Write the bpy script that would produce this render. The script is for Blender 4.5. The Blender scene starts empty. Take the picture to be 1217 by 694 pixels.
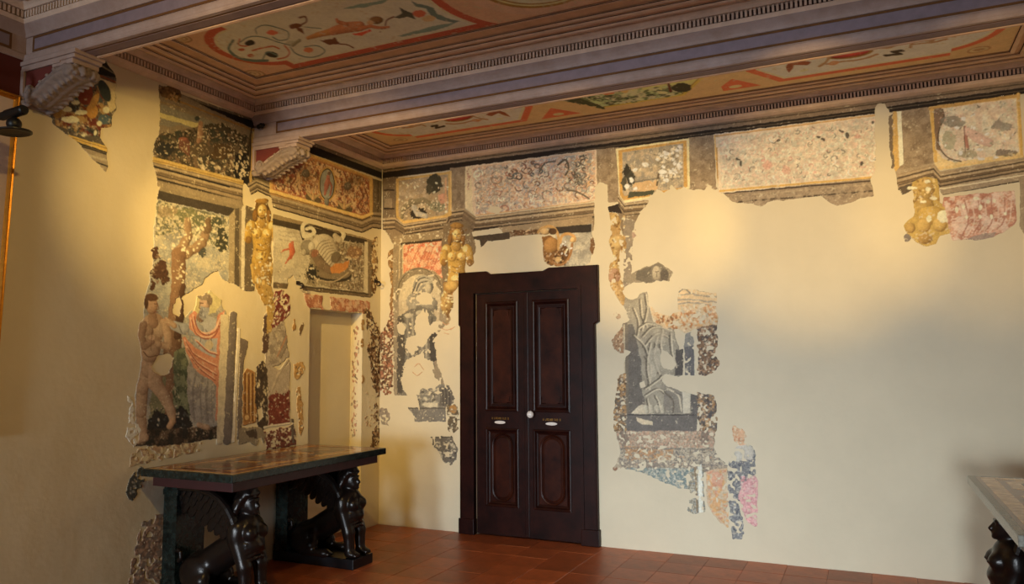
import bpy, bmesh, math, random
import numpy as np
from mathutils import Vector, Matrix
rnd = random.Random(7); rng = np.random.default_rng(11)
scene = bpy.context.scene; COL = scene.collection

# ------------------------------------------------------------------ camera
FPX = 900.659
CAMPOS = np.array([4.542536, -6.489159, 1.6])
ROT = np.array([[0.9051330922882285, 0.425067344961966, -0.007199825812772802],
                [0.046212743660185455, -0.08154131748179415, 0.9955980091717397],
                [-0.42260911912563753, 0.9014814284223044, 0.09344927309259547]])   # right, up, forward
cam = bpy.data.cameras.new('camera'); cam.sensor_width = 36; cam.lens = FPX/1217*36
cam.clip_start = .05
camo = bpy.data.objects.new('camera', cam); COL.objects.link(camo)
camo.matrix_world = Matrix([[*ROT[0], 0], [*ROT[1], 0], [*(-ROT[2]), 0], [0, 0, 0, 1]]).transposed()
camo.matrix_world = Matrix(((ROT[0][0], ROT[1][0], -ROT[2][0], CAMPOS[0]), (ROT[0][1], ROT[1][1], -ROT[2][1], CAMPOS[1]),
                            (ROT[0][2], ROT[1][2], -ROT[2][2], CAMPOS[2]), (0, 0, 0, 1)))
scene.camera = camo

# ------------------------------------------------------------------ world, lights, exposure
world = bpy.data.worlds.new('world'); scene.world = world; world.use_nodes = True
bg = world.node_tree.nodes['Background']; bg.inputs[0].default_value = (.62, .78, 1, 1); bg.inputs[1].default_value = .3

def aim(o, tgt):
    o.rotation_euler = (Vector(tgt)-o.location).to_track_quat('-Z', 'Y').to_euler()
def spot(name, loc, tgt, watts, deg, blend, col=(1, .66, .20), rad=.03):
    l = bpy.data.lights.new(name, 'SPOT'); l.energy = watts; l.spot_size = math.radians(deg); l.spot_blend = blend
    l.color = col; l.shadow_soft_size = rad
    o = bpy.data.objects.new(name, l); COL.objects.link(o); o.location = loc; aim(o, tgt); return o
def area(name, loc, tgt, watts, sx, sy, spread, col):
    l = bpy.data.lights.new(name, 'AREA'); l.shape = 'RECTANGLE'; l.size = sx; l.size_y = sy; l.energy = watts; l.color = col
    l.spread = math.radians(spread)      # cone narrowed to keep daylight off the side walls, no embrasure built
    o = bpy.data.objects.new(name, l); COL.objects.link(o); o.location = loc; aim(o, tgt); return o
# warm halogen spotlights fixed high in the nearer bays, plus one added wide fill
LIGHTS = [
    ('spot', (2.3, -4.2, 3.3), (0, -2.6, 2.7), 215, 42, 1.),
    ('spot', (1.4, -4.4, 3.3), (0, -.8, 2.0), 570, 48, 1.),
    ('spot', (3.1, -4.1, 3.0), (0, -.6, 2.95), 300, 30, 1.),
    ('spot', (2.6, -4.4, 3.0), (1.1, 0, 2.8), 200, 29, .9),
    ('spot', (3.0, -4.3, 3.0), (2.72, 0, 2.75), 560, 28, .8),
    ('spot', (4.4, -4.3, 3.0), (4.2, 0, 2.75), 480, 31, .9),
    ('spot', (5.0, -4.3, 3.0), (5.4, 0, 2.8), 250, 30, .9),
    ('spot', (2.6, -5.0, 3.3), (.6, -1.5, 1.0), 90, 120, 1.),  # added wide warm fill for general glow, not one of the wall spotlights
    ('area', (4.85, -15.42, 1.2), (3.2, 0, -.3), 40, 1.25, 1.9, 32),
    ('area', (1.6, -15.42, 1.3), (2.9, 0, 0), 78, 1.25, 2.0, 60),
]
for k, l in enumerate(LIGHTS):
    if l[0] == 'spot': spot('spotlight_or_fill', *l[1:])
    else: area('window_daylight', *l[1:], (.80, .92, 1))
scene.view_settings.view_transform = 'Standard'; scene.view_settings.look = 'None'
scene.view_settings.gamma = 1; scene.view_settings.use_curve_mapping = False
scene.view_settings.exposure = 0.0

# ------------------------------------------------------------------ colour and material helpers
def lin(c):
    c = np.asarray(c, float)/255
    return np.where(c <= .04045, c/12.92, ((c+.055)/1.055)**2.4)
def S(r, g, b): return tuple(float(v) for v in lin((r, g, b)))
PLAS = lin((216, 204, 178))

def mat(name, col, rough=.6, metal=0., var=.15, vs=12., bump=.0, bs=60., col2=None, spec=.5, coat=0.):
    m = bpy.data.materials.new(name); m.use_nodes = True; nt = m.node_tree; p = nt.nodes['Principled BSDF']
    p.inputs['Roughness'].default_value = rough; p.inputs['Metallic'].default_value = metal
    p.inputs['Specular IOR Level'].default_value = spec; p.inputs['Coat Weight'].default_value = coat
    tc = nt.nodes.new('ShaderNodeTexCoord')
    n = nt.nodes.new('ShaderNodeTexNoise'); n.inputs['Scale'].default_value = vs; n.inputs['Detail'].default_value = 6
    n.inputs['Roughness'].default_value = .65
    nt.links.new(tc.outputs['Object'], n.inputs['Vector'])
    r = nt.nodes.new('ShaderNodeValToRGB'); r.color_ramp.elements[0].position = .3; r.color_ramp.elements[1].position = .7
    a = col; b = col2 if col2 else col
    r.color_ramp.elements[0].color = tuple(max(0, v*(1-var)) for v in a)+(1,)
    r.color_ramp.elements[1].color = tuple(min(1, v*(1+var)) for v in b)+(1,)
    nt.links.new(n.outputs['Fac'], r.inputs['Fac']); nt.links.new(r.outputs['Color'], p.inputs['Base Color'])
    if bump > 0:
        n2 = nt.nodes.new('ShaderNodeTexNoise'); n2.inputs['Scale'].default_value = bs; n2.inputs['Detail'].default_value = 5
        nt.links.new(tc.outputs['Object'], n2.inputs['Vector'])
        bp = nt.nodes.new('ShaderNodeBump'); bp.inputs['Strength'].default_value = bump; bp.inputs['Distance'].default_value = .01
        nt.links.new(n2.outputs['Fac'], bp.inputs['Height']); nt.links.new(bp.outputs['Normal'], p.inputs['Normal'])
    return m
def plaster_mat():
    m = mat('plaster', tuple(PLAS), .92, 0, .05, 1.3, .12, 35., spec=.2)
    nt = m.node_tree; bp = [n for n in nt.nodes if n.type == 'BUMP'][0]
    n = nt.nodes.new('ShaderNodeTexNoise'); n.inputs['Scale'].default_value = 2.2; n.inputs['Detail'].default_value = 3
    tc = [x for x in nt.nodes if x.type == 'TEX_COORD'][0]; nt.links.new(tc.outputs['Object'], n.inputs['Vector'])
    b2 = nt.nodes.new('ShaderNodeBump'); b2.inputs['Strength'].default_value = .25; b2.inputs['Distance'].default_value = .06
    nt.links.new(n.outputs['Fac'], b2.inputs['Height']); nt.links.new(bp.outputs['Normal'], b2.inputs['Normal'])
    nt.links.new(b2.outputs['Normal'], nt.nodes['Principled BSDF'].inputs['Normal'])
    return m
M = {}
M['plaster'] = plaster_mat()
M['white'] = mat('stucco_white', S(172, 146, 136), .8, 0, .16, 9, .15, 50, col2=S(166, 146, 142))
M['stucco_tan'] = mat('stucco_tan', S(214, 176, 146), .85, 0, .14, 9, .1, 50)
M['cornice'] = mat('stucco_cornice', S(222, 196, 178), .8, 0, .14, 9, .15, 50)
M['lavender'] = mat('lavender_paint', S(134, 118, 128), .8, 0, .12, 14, .05)
M['mauve'] = mat('mauve_paint', S(138, 116, 116), .8, 0, .1, 14, .05)
M['ochre'] = mat('ochre_line', S(104, 66, 28), .8, 0, .2, 20)
M['redpaint'] = mat('red_paint', S(104, 42, 36), .8, 0, .1, 14)
M['darkred'] = mat('dark_red_paint', S(84, 28, 18), .85, 0, .1, 8)
M['rib'] = mat('moulding_rib', S(232, 204, 182), .85, 0, .12, 9, .1, 50)
M['pinkfield'] = mat('pink_ceiling_paint', S(196, 142, 116), .85, 0, .1, 6)
M['stucco_grey'] = mat('carved_stucco', S(150, 132, 124), .8, 0, .3, 25, .3, 60, col2=S(126, 112, 108))
M['wood'] = mat('dark_walnut', S(30, 11, 9), .36, 0, .35, 6, .08, 90, col2=S(40, 15, 10), spec=.16)
M['woodpanel'] = mat('dark_walnut_panel', S(38, 12, 9), .34, 0, .5, 5, .06, 90, col2=S(54, 22, 11), spec=.16)
M['ceramic'] = mat('white_ceramic', S(225, 215, 208), .25, 0, .03, 5)
M['gilt'] = mat('gilt_lettering', S(165, 120, 50), .4, .6, .2, 200)
M['gold'] = mat('gold_frame', S(200, 135, 45), .35, .75, .2, 30, .1, 80)
M['canvas'] = mat('pale_canvas', S(205, 184, 168), .9, 0, .06, 6)
M['black'] = mat('black_metal', S(22, 20, 20), .45, .2, .2, 30)
M['iron'] = mat('iron_hook', S(40, 30, 24), .6, .5, .2, 60)
M['bronze'] = mat('dark_bronze', S(46, 33, 26), .29, .35, .35, 18, .12, 70, col2=S(26, 21, 20), spec=.6)
M['verde'] = mat('green_marble', S(9, 13, 12), .24, 0, .7, 28, .03, 60, col2=S(30, 40, 38), spec=.45)
M['blackstone'] = mat('black_stone', S(22, 22, 25), .32, 0, .3, 14, .03, 60)
M['maroon'] = mat('maroon_wood', S(62, 28, 30), .45, 0, .15, 9)
M['yellow'] = mat('yellow_marble', S(222, 162, 88), .09, 0, .35, 16, 0, 60, col2=S(232, 186, 116), spec=.8)
M['brownmarble'] = mat('brown_marble', S(126, 66, 34), .12, 0, .5, 22, 0, 60, col2=S(150, 92, 52), spec=.6)
M['greymarble'] = mat('grey_marble', S(96, 94, 86), .2, 0, .3, 26, 0, 60, col2=S(128, 124, 112), spec=.6)

# ------------------------------------------------------------------ object helpers
def tag(o, label=None, cat=None, group=None, kind=None):
    if label: o['label'] = label
    if cat: o['category'] = cat
    if group: o['group'] = group
    if kind: o['kind'] = kind
    return o
def link(name, me, m, parent=None):
    o = bpy.data.objects.new(name, me); COL.objects.link(o)
    if m is not None and not me.materials: me.materials.append(m)
    if parent is not None:
        o.parent = parent; o.matrix_parent_inverse = Matrix.Identity(4)
        if parent.type == 'EMPTY' or parent.location.length > 0:
            o.matrix_parent_inverse = parent_world(parent).inverted()
    return o
def parent_world(p):
    mm = Matrix.LocRotScale(p.location, p.rotation_euler, p.scale)
    return (parent_world(p.parent) @ p.matrix_parent_inverse @ mm) if p.parent else mm
def obj(name, bm, m, parent=None, smooth=False):
    me = bpy.data.meshes.new(name); bmesh.ops.recalc_face_normals(bm, faces=bm.faces); bm.to_mesh(me); bm.free()
    if smooth:
        for p in me.polygons: p.use_smooth = True
    return link(name, me, m, parent)
def empty(name, loc, rz=0):
    o = bpy.data.objects.new(name, None); COL.objects.link(o); o.location = loc; o.rotation_euler = (0, 0, rz)
    o.empty_display_size = .1; return o
def BM(): return bmesh.new()
def box(bm, x0, x1, y0, y1, z0, z1, bev=0):
    r = bmesh.ops.create_cube(bm, size=1)['verts']
    for v in r:
        v.co = Vector((x0+(v.co.x+.5)*(x1-x0), y0+(v.co.y+.5)*(y1-y0), z0+(v.co.z+.5)*(z1-z0)))
    if bev:
        es = {e for v in r for e in v.link_edges}
        bmesh.ops.bevel(bm, geom=list(es), offset=bev, segments=2, affect='EDGES', profile=.6)
    return bm
def prism(bm, pts, axis, a, b):
    """pts: polygon in the two axes that are not `axis` (cyclic order x,y,z without axis)."""
    def mk(p, t):
        c = list(p); c.insert(axis, t); return bm.verts.new(c)
    A = [mk(p, a) for p in pts]; B = [mk(p, b) for p in pts]; n = len(pts)
    bm.faces.new(A); bm.faces.new(B[::-1])
    for i in range(n): bm.faces.new((A[i], B[i], B[(i+1) % n], A[(i+1) % n]))
    return bm
def frame(bm, x0, x1, y0, y1, prof, closed=False):
    """sweep a profile [(inset, z)...] round the inside of a rectangle in plan, mitred"""
    R = []
    for e, z in prof:
        R.append([bm.verts.new(c) for c in ((x0+e, y0+e, z), (x1-e, y0+e, z), (x1-e, y1-e, z), (x0+e, y1-e, z))])
    n = len(R)
    for i in range(n if closed else n-1):
        A, B = R[i], R[(i+1) % n]
        for k in range(4): bm.faces.new((A[k], A[(k+1) % 4], B[(k+1) % 4], B[k]))
    return bm
def vframe(bm, x0, x1, z0, z1, prof, closed=False):
    """same for an upright rectangle facing -y: profile [(inset, y)...]"""
    R = []
    for e, y in prof:
        R.append([bm.verts.new(c) for c in ((x0+e, y, z0+e), (x1-e, y, z0+e), (x1-e, y, z1-e), (x0+e, y, z1-e))])
    n = len(R)
    for i in range(n if closed else n-1):
        A, B = R[i], R[(i+1) % n]
        for k in range(4): bm.faces.new((A[k], A[(k+1) % 4], B[(k+1) % 4], B[k]))
    return bm
def tube(bm, pts, r, seg=8, caps=True):
    pts = [Vector(p) for p in pts]; rr = r if isinstance(r, (list, tuple)) else [r]*len(pts); rings = []
    up = Vector((0, 0, 1))
    for i, p in enumerate(pts):
        t = (pts[min(i+1, len(pts)-1)]-pts[max(i-1, 0)]).normalized()
        a = t.cross(up if abs(t.z) < .95 else Vector((0, 1, 0))).normalized(); b = t.cross(a)
        rings.append([bm.verts.new(p+rr[i]*(math.cos(k*2*math.pi/seg)*a+math.sin(k*2*math.pi/seg)*b)) for k in range(seg)])
    for A, B in zip(rings, rings[1:]):
        for k in range(seg): bm.faces.new((A[k], A[(k+1) % seg], B[(k+1) % seg], B[k]))
    if caps: bm.faces.new(rings[0][::-1]); bm.faces.new(rings[-1])
    return bm
def lathe(bm, o, axis, prof, seg=24):
    """prof [(radius, distance along axis)]"""
    axis = Vector(axis).normalized(); a = axis.orthogonal().normalized(); b = axis.cross(a); o = Vector(o); rings = []
    for r, d in prof:
        rings.append([bm.verts.new(o+axis*d+max(r, 1e-4)*(math.cos(k*2*math.pi/seg)*a+math.sin(k*2*math.pi/seg)*b)) for k in range(seg)])
    for A, B in zip(rings, rings[1:]):
        for k in range(seg): bm.faces.new((A[k], A[(k+1) % seg], B[(k+1) % seg], B[k]))
    bm.faces.new(rings[0][::-1]); bm.faces.new(rings[-1]); return bm

# implicit-surface sculpting for carved figures
def smin(a, b, k):
    h = np.clip(.5+.5*(b-a)/k, 0, 1); return b*(1-h)+a*h-k*h*(1-h)
class Clay:
    def __init__(s, lo, hi, h):
        s.lo = np.array(lo, float); s.h = h
        ax = [np.arange(l, u+h, h) for l, u in zip(lo, hi)]
        s.X, s.Y, s.Z = np.meshgrid(*ax, indexing='ij'); s.d = np.full(s.X.shape, 9.)
    def _add(s, d, k, cut):
        if cut: s.d = -smin(-s.d, d, k)
        else: s.d = smin(s.d, d, k) if k > 0 else np.minimum(s.d, d)
    def cap(s, a, b, ra, rb, k=.03, cut=False, sq=(1, 1, 1)):
        a = np.array(a, float); b = np.array(b, float); ab = b-a; L = max(ab@ab, 1e-9)
        px, py, pz = s.X-a[0], s.Y-a[1], s.Z-a[2]
        t = np.clip((px*ab[0]+py*ab[1]+pz*ab[2])/L, 0, 1)
        d = np.sqrt(((px-t*ab[0])/sq[0])**2+((py-t*ab[1])/sq[1])**2+((pz-t*ab[2])/sq[2])**2)-(ra+(rb-ra)*t)
        s._add(d*min(sq), k, cut)
    def ell(s, c, r, k=.03, cut=False, ry=0):
        x, y, z = s.X-c[0], s.Y-c[1], s.Z-c[2]
        if ry:
            co, si = math.cos(ry), math.sin(ry); x, z = co*x-si*z, si*x+co*z
        q = np.sqrt((x/r[0])**2+(y/r[1])**2+(z/r[2])**2); s._add((q-1)*min(r), k, cut)
    def path(s, pts, k=.02):
        for p, q in zip(pts, pts[1:]): s.cap(p[:3], q[:3], p[3], q[3], k)
    def mesh(s, name):
        d = s.d; n = d.shape; ins = d < 0
        cube = [(i, j, k) for i in (0, 1) for j in (0, 1) for k in (0, 1)]
        sh = tuple(v-1 for v in n); cnt = np.zeros(sh, int)
        for c in cube: cnt += ins[c[0]:c[0]+sh[0], c[1]:c[1]+sh[1], c[2]:c[2]+sh[2]]
        act = (cnt > 0) & (cnt < 8); I = np.argwhere(act); vid = np.full(sh, -1); vid[act] = np.arange(len(I))
        acc = np.zeros((len(I), 3)); num = np.zeros(len(I))
        for a in range(3):
            for c in cube:
                if c[a]: continue
                e = list(c); e[a] = 1
                A = d[I[:, 0]+c[0], I[:, 1]+c[1], I[:, 2]+c[2]]; B = d[I[:, 0]+e[0], I[:, 1]+e[1], I[:, 2]+e[2]]
                m = (A < 0) != (B < 0); t = np.where(m, A/np.where(m, A-B, 1), 0)
                p = np.tile(np.array(c, float), (len(I), 1)); p[:, a] = t
                acc[m] += p[m]; num[m] += 1
        V = s.lo+(I+acc/num[:, None])*s.h
        F = []
        for a in range(3):
            b, c = (a+1) % 3, (a+2) % 3
            sl0 = [slice(None)]*3; sl1 = [slice(None)]*3; sl0[a] = slice(0, -1); sl1[a] = slice(1, None)
            ch = np.argwhere(ins[tuple(sl0)] != ins[tuple(sl1)])
            ok = (ch[:, b] > 0) & (ch[:, c] > 0) & (ch[:, b] < n[b]-1) & (ch[:, c] < n[c]-1); ch = ch[ok]
            def g(db, dc):
                q = ch.copy(); q[:, b] -= db; q[:, c] -= dc; return vid[q[:, 0], q[:, 1], q[:, 2]]
            q = np.stack([g(1, 1), g(0, 1), g(0, 0), g(1, 0)], 1)
            fl = ~ins[ch[:, 0], ch[:, 1], ch[:, 2]]; q[fl] = q[fl][:, ::-1]; F.append(q)
        F = np.concatenate(F); me = bpy.data.meshes.new(name)
        quads(me, V, F); me.polygons.foreach_set('use_smooth', np.ones(len(F), bool)); return me
def quads(me, V, F):
    me.vertices.add(len(V)); me.vertices.foreach_set('co', np.asarray(V, np.float32).ravel())
    me.loops.add(F.size); me.loops.foreach_set('vertex_index', F.ravel().astype(np.int32))
    me.polygons.add(len(F)); me.polygons.foreach_set('loop_start', (np.arange(len(F))*4).astype(np.int32))
    me.update(calc_edges=True); me.validate()

# ------------------------------------------------------------------ fresco painter
# Each flat painted surface (left wall, back wall, ceiling) has its own metric raster (metres on the surface).
# Shapes are given in image pixels; the surface's 3x3 camera matrix relates pixels to metres on that flat surface.
def pixel_matrix(o, eu, ev):
    K = np.array([[FPX, 0, 608.5], [0, -FPX, 347], [0, 0, 1.]])
    B = np.stack([np.array(eu, float), np.array(ev, float), np.array(o, float)-CAMPOS], 1)
    return K @ ROT @ B
def lattice(w, h, cell, g):
    nx, ny = int(w/cell)+3, int(h/cell)+3; L = g.random((ny, nx), dtype=np.float32)
    x = np.arange(w)/cell; y = np.arange(h)/cell; ix = x.astype(int); iy = y.astype(int)
    fx = (x-ix).astype(np.float32); fy = (y-iy).astype(np.float32); fx = fx*fx*(3-2*fx); fy = (fy*fy*(3-2*fy))[:, None]
    a = L[iy][:, ix]*(1-fx)+L[iy][:, ix+1]*fx; b = L[iy+1][:, ix]*(1-fx)+L[iy+1][:, ix+1]*fx
    return a*(1-fy)+b*fy
class Canvas:
    def __init__(s, H, u0, u1, v0, v1, res):
        s.H = H/H[2, 2]; s.Hi = np.linalg.inv(H); s.u0, s.v0, s.res = u0, v0, res
        s.w = int(round((u1-u0)/res/2))*2; s.h = int(round((v1-v0)/res/2))*2
        u = u0+(np.arange(s.w)+.5)*res; v = v0+(np.arange(s.h)+.5)*res; U, V = np.meshgrid(u, v)
        q = [H[i, 0]*U+H[i, 1]*V+H[i, 2] for i in range(3)]
        s.PX = (q[0]/q[2]).astype(np.float32); s.PY = (q[1]/q[2]).astype(np.float32)
        s.rgb = np.tile(PLAS.astype(np.float32), (s.h, s.w, 1)); s.m = np.zeros((s.h, s.w), np.float32)
        s.id = np.zeros((s.h, s.w), np.int16); s.cur = 0; s.names = {}; s.pl = lin((222, 186, 120)); s.N = {}; s.tp = .6
        g = np.random.default_rng(5)
        for c in (2.2, 4, 8, 16, 40): s.N[c] = lattice(s.w+256, s.h+256, c, g)
    def noise(s, c, sl, sd=0):
        k = (sd*37) % 250; j = (sd*91) % 250
        return s.N[c][sl[0].start+j:sl[0].stop+j, sl[1].start+k:sl[1].stop+k]
    def region(s, k, name, label): s.cur = k; s.names[k] = (name, label)
    def C(s, c):
        """photograph sRGB under the local lamp light -> pigment reflectance"""
        k = PLAS/s.pl; m = k.mean(); k = m*(k/m)**s.tp
        v = lin(c)*k*.94; g = v @ np.array([.3, .55, .15])
        return np.clip((g+(v-g)*.82)*np.array([1.03, 1., .93]), 0, .8).astype(np.float32)
    def sl(s, x0, x1, y0, y1, pad=3):
        P = np.array([[x, y, 1] for x in (x0-pad, x1+pad) for y in (y0-pad, y1+pad)]).T; q = s.Hi @ P
        u = (q[0]/q[2]-s.u0)/s.res; v = (q[1]/q[2]-s.v0)/s.res
        a, b = max(0, int(u.min())), min(s.w, int(u.max())+2); c, d = max(0, int(v.min())), min(s.h, int(v.max())+2)
        return (slice(c, max(c, d)), slice(a, max(a, b)))
    def warp(s, sl, r):
        x, y = s.PX[sl], s.PY[sl]
        if r:
            x = x+r*((s.noise(16, sl, 1)-.5)*1.8+(s.noise(4, sl, 2)-.5)*1.0); y = y+r*((s.noise(16, sl, 3)-.5)*1.8+(s.noise(4, sl, 4)-.5)*1.0)
        return x, y
    def put(s, sl, a, col, mask=True):
        col = np.asarray(col, np.float32); a3 = a[..., None]
        s.rgb[sl] = s.rgb[sl]*(1-a3)+col*a3
        if mask:
            on = a > .25; s.m[sl][on] = 1; s.id[sl][on] = s.cur
    def inside(s, x, y, p):
        p = np.asarray(p, float).reshape(-1, 2); r = np.zeros(x.shape, bool); n = len(p)
        for i in range(n):
            x1, y1 = p[i]; x2, y2 = p[(i+1) % n]
            if y1 == y2: continue
            r ^= ((y1 > y) != (y2 > y)) & (x < (x2-x1)*(y-y1)/(y2-y1)+x1)
        return r
    def bb(s, p, pad):
        p = np.asarray(p, float).reshape(-1, 2); return s.sl(p[:, 0].min(), p[:, 0].max(), p[:, 1].min(), p[:, 1].max(), pad)
    def poly(s, p, c, a=1., r=.6, mask=True):
        sl = s.bb(p, 2+r*2); x, y = s.warp(sl, r); f = s.inside(x, y, p).astype(np.float32)*a
        s.put(sl, f, s.C(c), mask)
    def erase(s, p, r=1.2):
        sl = s.bb(p, 2+r*2); x, y = s.warp(sl, r); f = s.inside(x, y, p)
        s.m[sl][f] = 0; s.rgb[sl][f] = PLAS
    def only(s, p, r=1.2):
        """cut everything of the current region outside the outline p"""
        x, y = s.warp((slice(0, s.h), slice(0, s.w)), r); f = ~s.inside(x, y, p) & (s.id == s.cur)
        s.m[f] = 0; s.rgb[f] = PLAS
    def line(s, p, c, w=1., a=1., r=.3, mask=False):
        p = np.asarray(p, float).reshape(-1, 2)
        for (x1, y1), (x2, y2) in zip(p, p[1:]):
            sl = s.sl(min(x1, x2), max(x1, x2), min(y1, y2), max(y1, y2), 2+w); x, y = s.warp(sl, r)
            dx, dy = x2-x1, y2-y1; t = np.clip(((x-x1)*dx+(y-y1)*dy)/max(dx*dx+dy*dy, 1e-6), 0, 1)
            d = np.hypot(x-x1-t*dx, y-y1-t*dy); s.put(sl, np.clip((w/2-d)*2.+.5, 0, 1)*a, s.C(c), mask)
    def curve(s, p, c, w=1., a=1., mask=False):
        p = np.asarray(p, float).reshape(-1, 2); q = []
        P = np.vstack([2*p[0]-p[1], p, 2*p[-1]-p[-2]])
        for i in range(1, len(P)-2):
            for t in np.linspace(0, 1, 7)[:-1]:
                q.append(.5*(2*P[i]+(P[i+1]-P[i-1])*t+(2*P[i-1]-5*P[i]+4*P[i+1]-P[i+2])*t*t+(3*P[i]-P[i-1]-3*P[i+1]+P[i+2])*t**3))
        q.append(p[-1]); s.line(np.array(q), c, w, a, .3, mask)
    def ell(s, cx, cy, rx, ry, c, a=1., rot=0., r=.3, mask=True, dk=None, hi=None):
        R = max(rx, ry); sl = s.sl(cx-R, cx+R, cy-R, cy+R, 2); x, y = s.warp(sl, r); x = x-cx; y = y-cy
        co, si = math.cos(rot), math.sin(rot); X = (co*x+si*y)/rx; Y = (-si*x+co*y)/ry; q = X*X+Y*Y
        f = np.clip((1-np.sqrt(q))*R*1.2+.5, 0, 1)*a
        col = s.C(c)
        if dk is not None:
            z = np.sqrt(np.clip(1-q, 0, 1)); t = np.clip(.2+.75*z-.38*(x/rx)-.3*(y/ry), 0, 1)[..., None]
            col = s.C(dk)*(1-t)+col*t
            if hi is not None: h = np.clip((t-.90)/.10, 0, 1)*.6; col = col*(1-h)+s.C(hi)*h
        s.put(sl, f, col, mask)
    def limb(s, p, c, dk, a=1., r=.4, mask=True):
        """p: x,y,half-width triplets; rounded shading across"""
        p = np.asarray(p, float).reshape(-1, 3)
        for (x1, y1, w1), (x2, y2, w2) in zip(p, p[1:]):
            W = max(w1, w2); sl = s.sl(min(x1, x2)-W, max(x1, x2)+W, min(y1, y2)-W, max(y1, y2)+W, 2); x, y = s.warp(sl, r)
            dx, dy = x2-x1, y2-y1; L = math.hypot(dx, dy)+1e-6; t = np.clip(((x-x1)*dx+(y-y1)*dy)/L**2, 0, 1)
            ex, ey = x-x1-t*dx, y-y1-t*dy; d = np.hypot(ex, ey); w = w1+(w2-w1)*t
            sh = np.clip(.62+.45*np.sqrt(np.clip(1-(d/w)**2, 0, 1))-.5*(ex*.8+ey*.45)/w-.25, 0, 1)[..., None]
            s.put(sl, np.clip((w-d)*1.5+.5, 0, 1)*a, s.C(dk)*(1-sh)+s.C(c)*sh, mask)
    def dabs(s, p, n, cols, r0=.5, r1=1.2, asp=1.6, ang=None, a=.8, mask=False, cr=.25, seed=1):
        """scattered brush dabs / pick-marks inside outline p"""
        g = np.random.default_rng(seed); P = np.asarray(p, float).reshape(-1, 2); lo, hi = P.min(0), P.max(0)
        q = lo+g.random((n*4, 2))*(hi-lo); q = q[s.inside(q[:, 0], q[:, 1], P)][:n]
        for x, y in q:
            k = g.uniform(r0, r1); A = g.uniform(0, math.pi) if ang is None else ang+g.normal(0, .25)
            s.ell(x, y, k*math.sqrt(asp), k/math.sqrt(asp), cols[g.integers(len(cols))], a, A, cr*k, mask)
    def mottle(s, p, cols, cell=8, thr=.56, a=.9, r=.6, seed=0, soft=8.):
        sl = s.bb(p, 2+r*2); x, y = s.warp(sl, r); f = s.inside(x, y, p).astype(np.float32)
        for i, c in enumerate(cols):
            n = .65*s.noise(cell, sl, seed+i*5)+.35*s.noise(4 if cell > 4 else 2.2, sl, seed+i*5+2)
            s.put(sl, np.clip((n-thr)*soft+.2, 0, 1)*f*a, s.C(c), False)
    def fray(s, rid, thr=.56, cell=4):
        full = (slice(0, s.h), slice(0, s.w)); n = .6*s.noise(cell, full, 21)+.4*s.noise(16, full, 22); f = (s.id == rid) & (n > thr) & (s.m > 0)
        s.m[f] = 0; s.rgb[f] = PLAS
    def ageing(s, amt=.10):
        full = (slice(0, s.h), slice(0, s.w))
        k = 1+amt*1.6*(s.noise(4, full, 7)-.5)+amt*1.6*(s.noise(16, full, 8)-.5)+amt*(s.noise(2.2, full, 9)-.5)
        s.rgb *= k[..., None]
        l = np.clip((.6*s.noise(4, full, 11)+.4*s.noise(16, full, 12)-.75)*14, 0, 1)[..., None]*.6
        l = l*(s.rgb.mean(2, keepdims=True) > .07)
        s.rgb = s.rgb*(1-l)+PLAS.astype(np.float32)*l
    def build(s, place, parent, m, proud=.003):
        """turn every painted region into a thin plaster layer of its own"""
        h, w = s.h//2, s.w//2
        c = s.rgb.reshape(h, 2, w, 2, 3).mean((1, 3)); mk = s.m.reshape(h, 2, w, 2).mean((1, 3)); ids = s.id[::2, ::2]
        cell = (mk[:-1, :-1]+mk[1:, :-1]+mk[:-1, 1:]+mk[1:, 1:]) > 2.2
        b = mk.copy()
        for _ in range(2):
            b = np.pad(b, 1, mode='edge'); b = (b[:-2]+2*b[1:-1]+b[2:])/4; b = (b[:, :-2]+2*b[:, 1:-1]+b[:, 2:])/4
        gy, gx = np.gradient(b); g2 = gx*gx+gy*gy+1e-4; st = np.clip((.5-b)/g2, -3, 3)
        U, V = np.meshgrid(s.u0+(np.arange(w)+.5)*2*s.res, s.v0+(np.arange(h)+.5)*2*s.res)
        k = np.zeros((h+1, w+1), int); k[1:h, 1:w] = cell
        cntn = k[:-1, :-1]+k[1:, :-1]+k[:-1, 1:]+k[1:, 1:]; edge = (cntn > 0) & (cntn < 4)
        dU = np.clip(st*gx, -.55, .55)*2*s.res; dV = np.clip(st*gy, -.55, .55)*2*s.res
        U = np.where(edge, U+dU, U); V = np.where(edge, V+dV, V)
        cid = np.where(mk[:-1, :-1] > .5, ids[:-1, :-1], np.where(mk[1:, 1:] > .5, ids[1:, 1:], np.where(mk[1:, :-1] > .5, ids[1:, :-1], ids[:-1, 1:])))
        for rid, (name, label) in s.names.items():
            q = np.argwhere(cell & (cid == rid))
            if not len(q): continue
            i, j = q[:, 0], q[:, 1]; F = np.stack([i*w+j, i*w+j+1, (i+1)*w+j+1, (i+1)*w+j], 1)
            e = []
            for di, dj, a0, b0 in ((-1, 0, 1, 0), (0, 1, 2, 1), (1, 0, 3, 2), (0, -1, 0, 3)):
                ii, jj = i+di, j+dj; o = ~((ii >= 0) & (jj >= 0) & (ii < h-1) & (jj < w-1)); ii = np.clip(ii, 0, h-2); jj = np.clip(jj, 0, w-2)
                o |= ~cell[ii, jj]; e.append(F[o][:, [a0, b0]])
            e = np.concatenate(e)
            used, inv = np.unique(F, return_inverse=True); F2 = inv.reshape(F.shape); rem = np.zeros(h*w, int); rem[used] = np.arange(len(used))
            eb, einv = np.unique(e, return_inverse=True); einv = einv.reshape(e.shape)
            P = place(U.ravel()[used], V.ravel()[used], proud); P2 = place(U.ravel()[eb], V.ravel()[eb], -.002)
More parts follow.
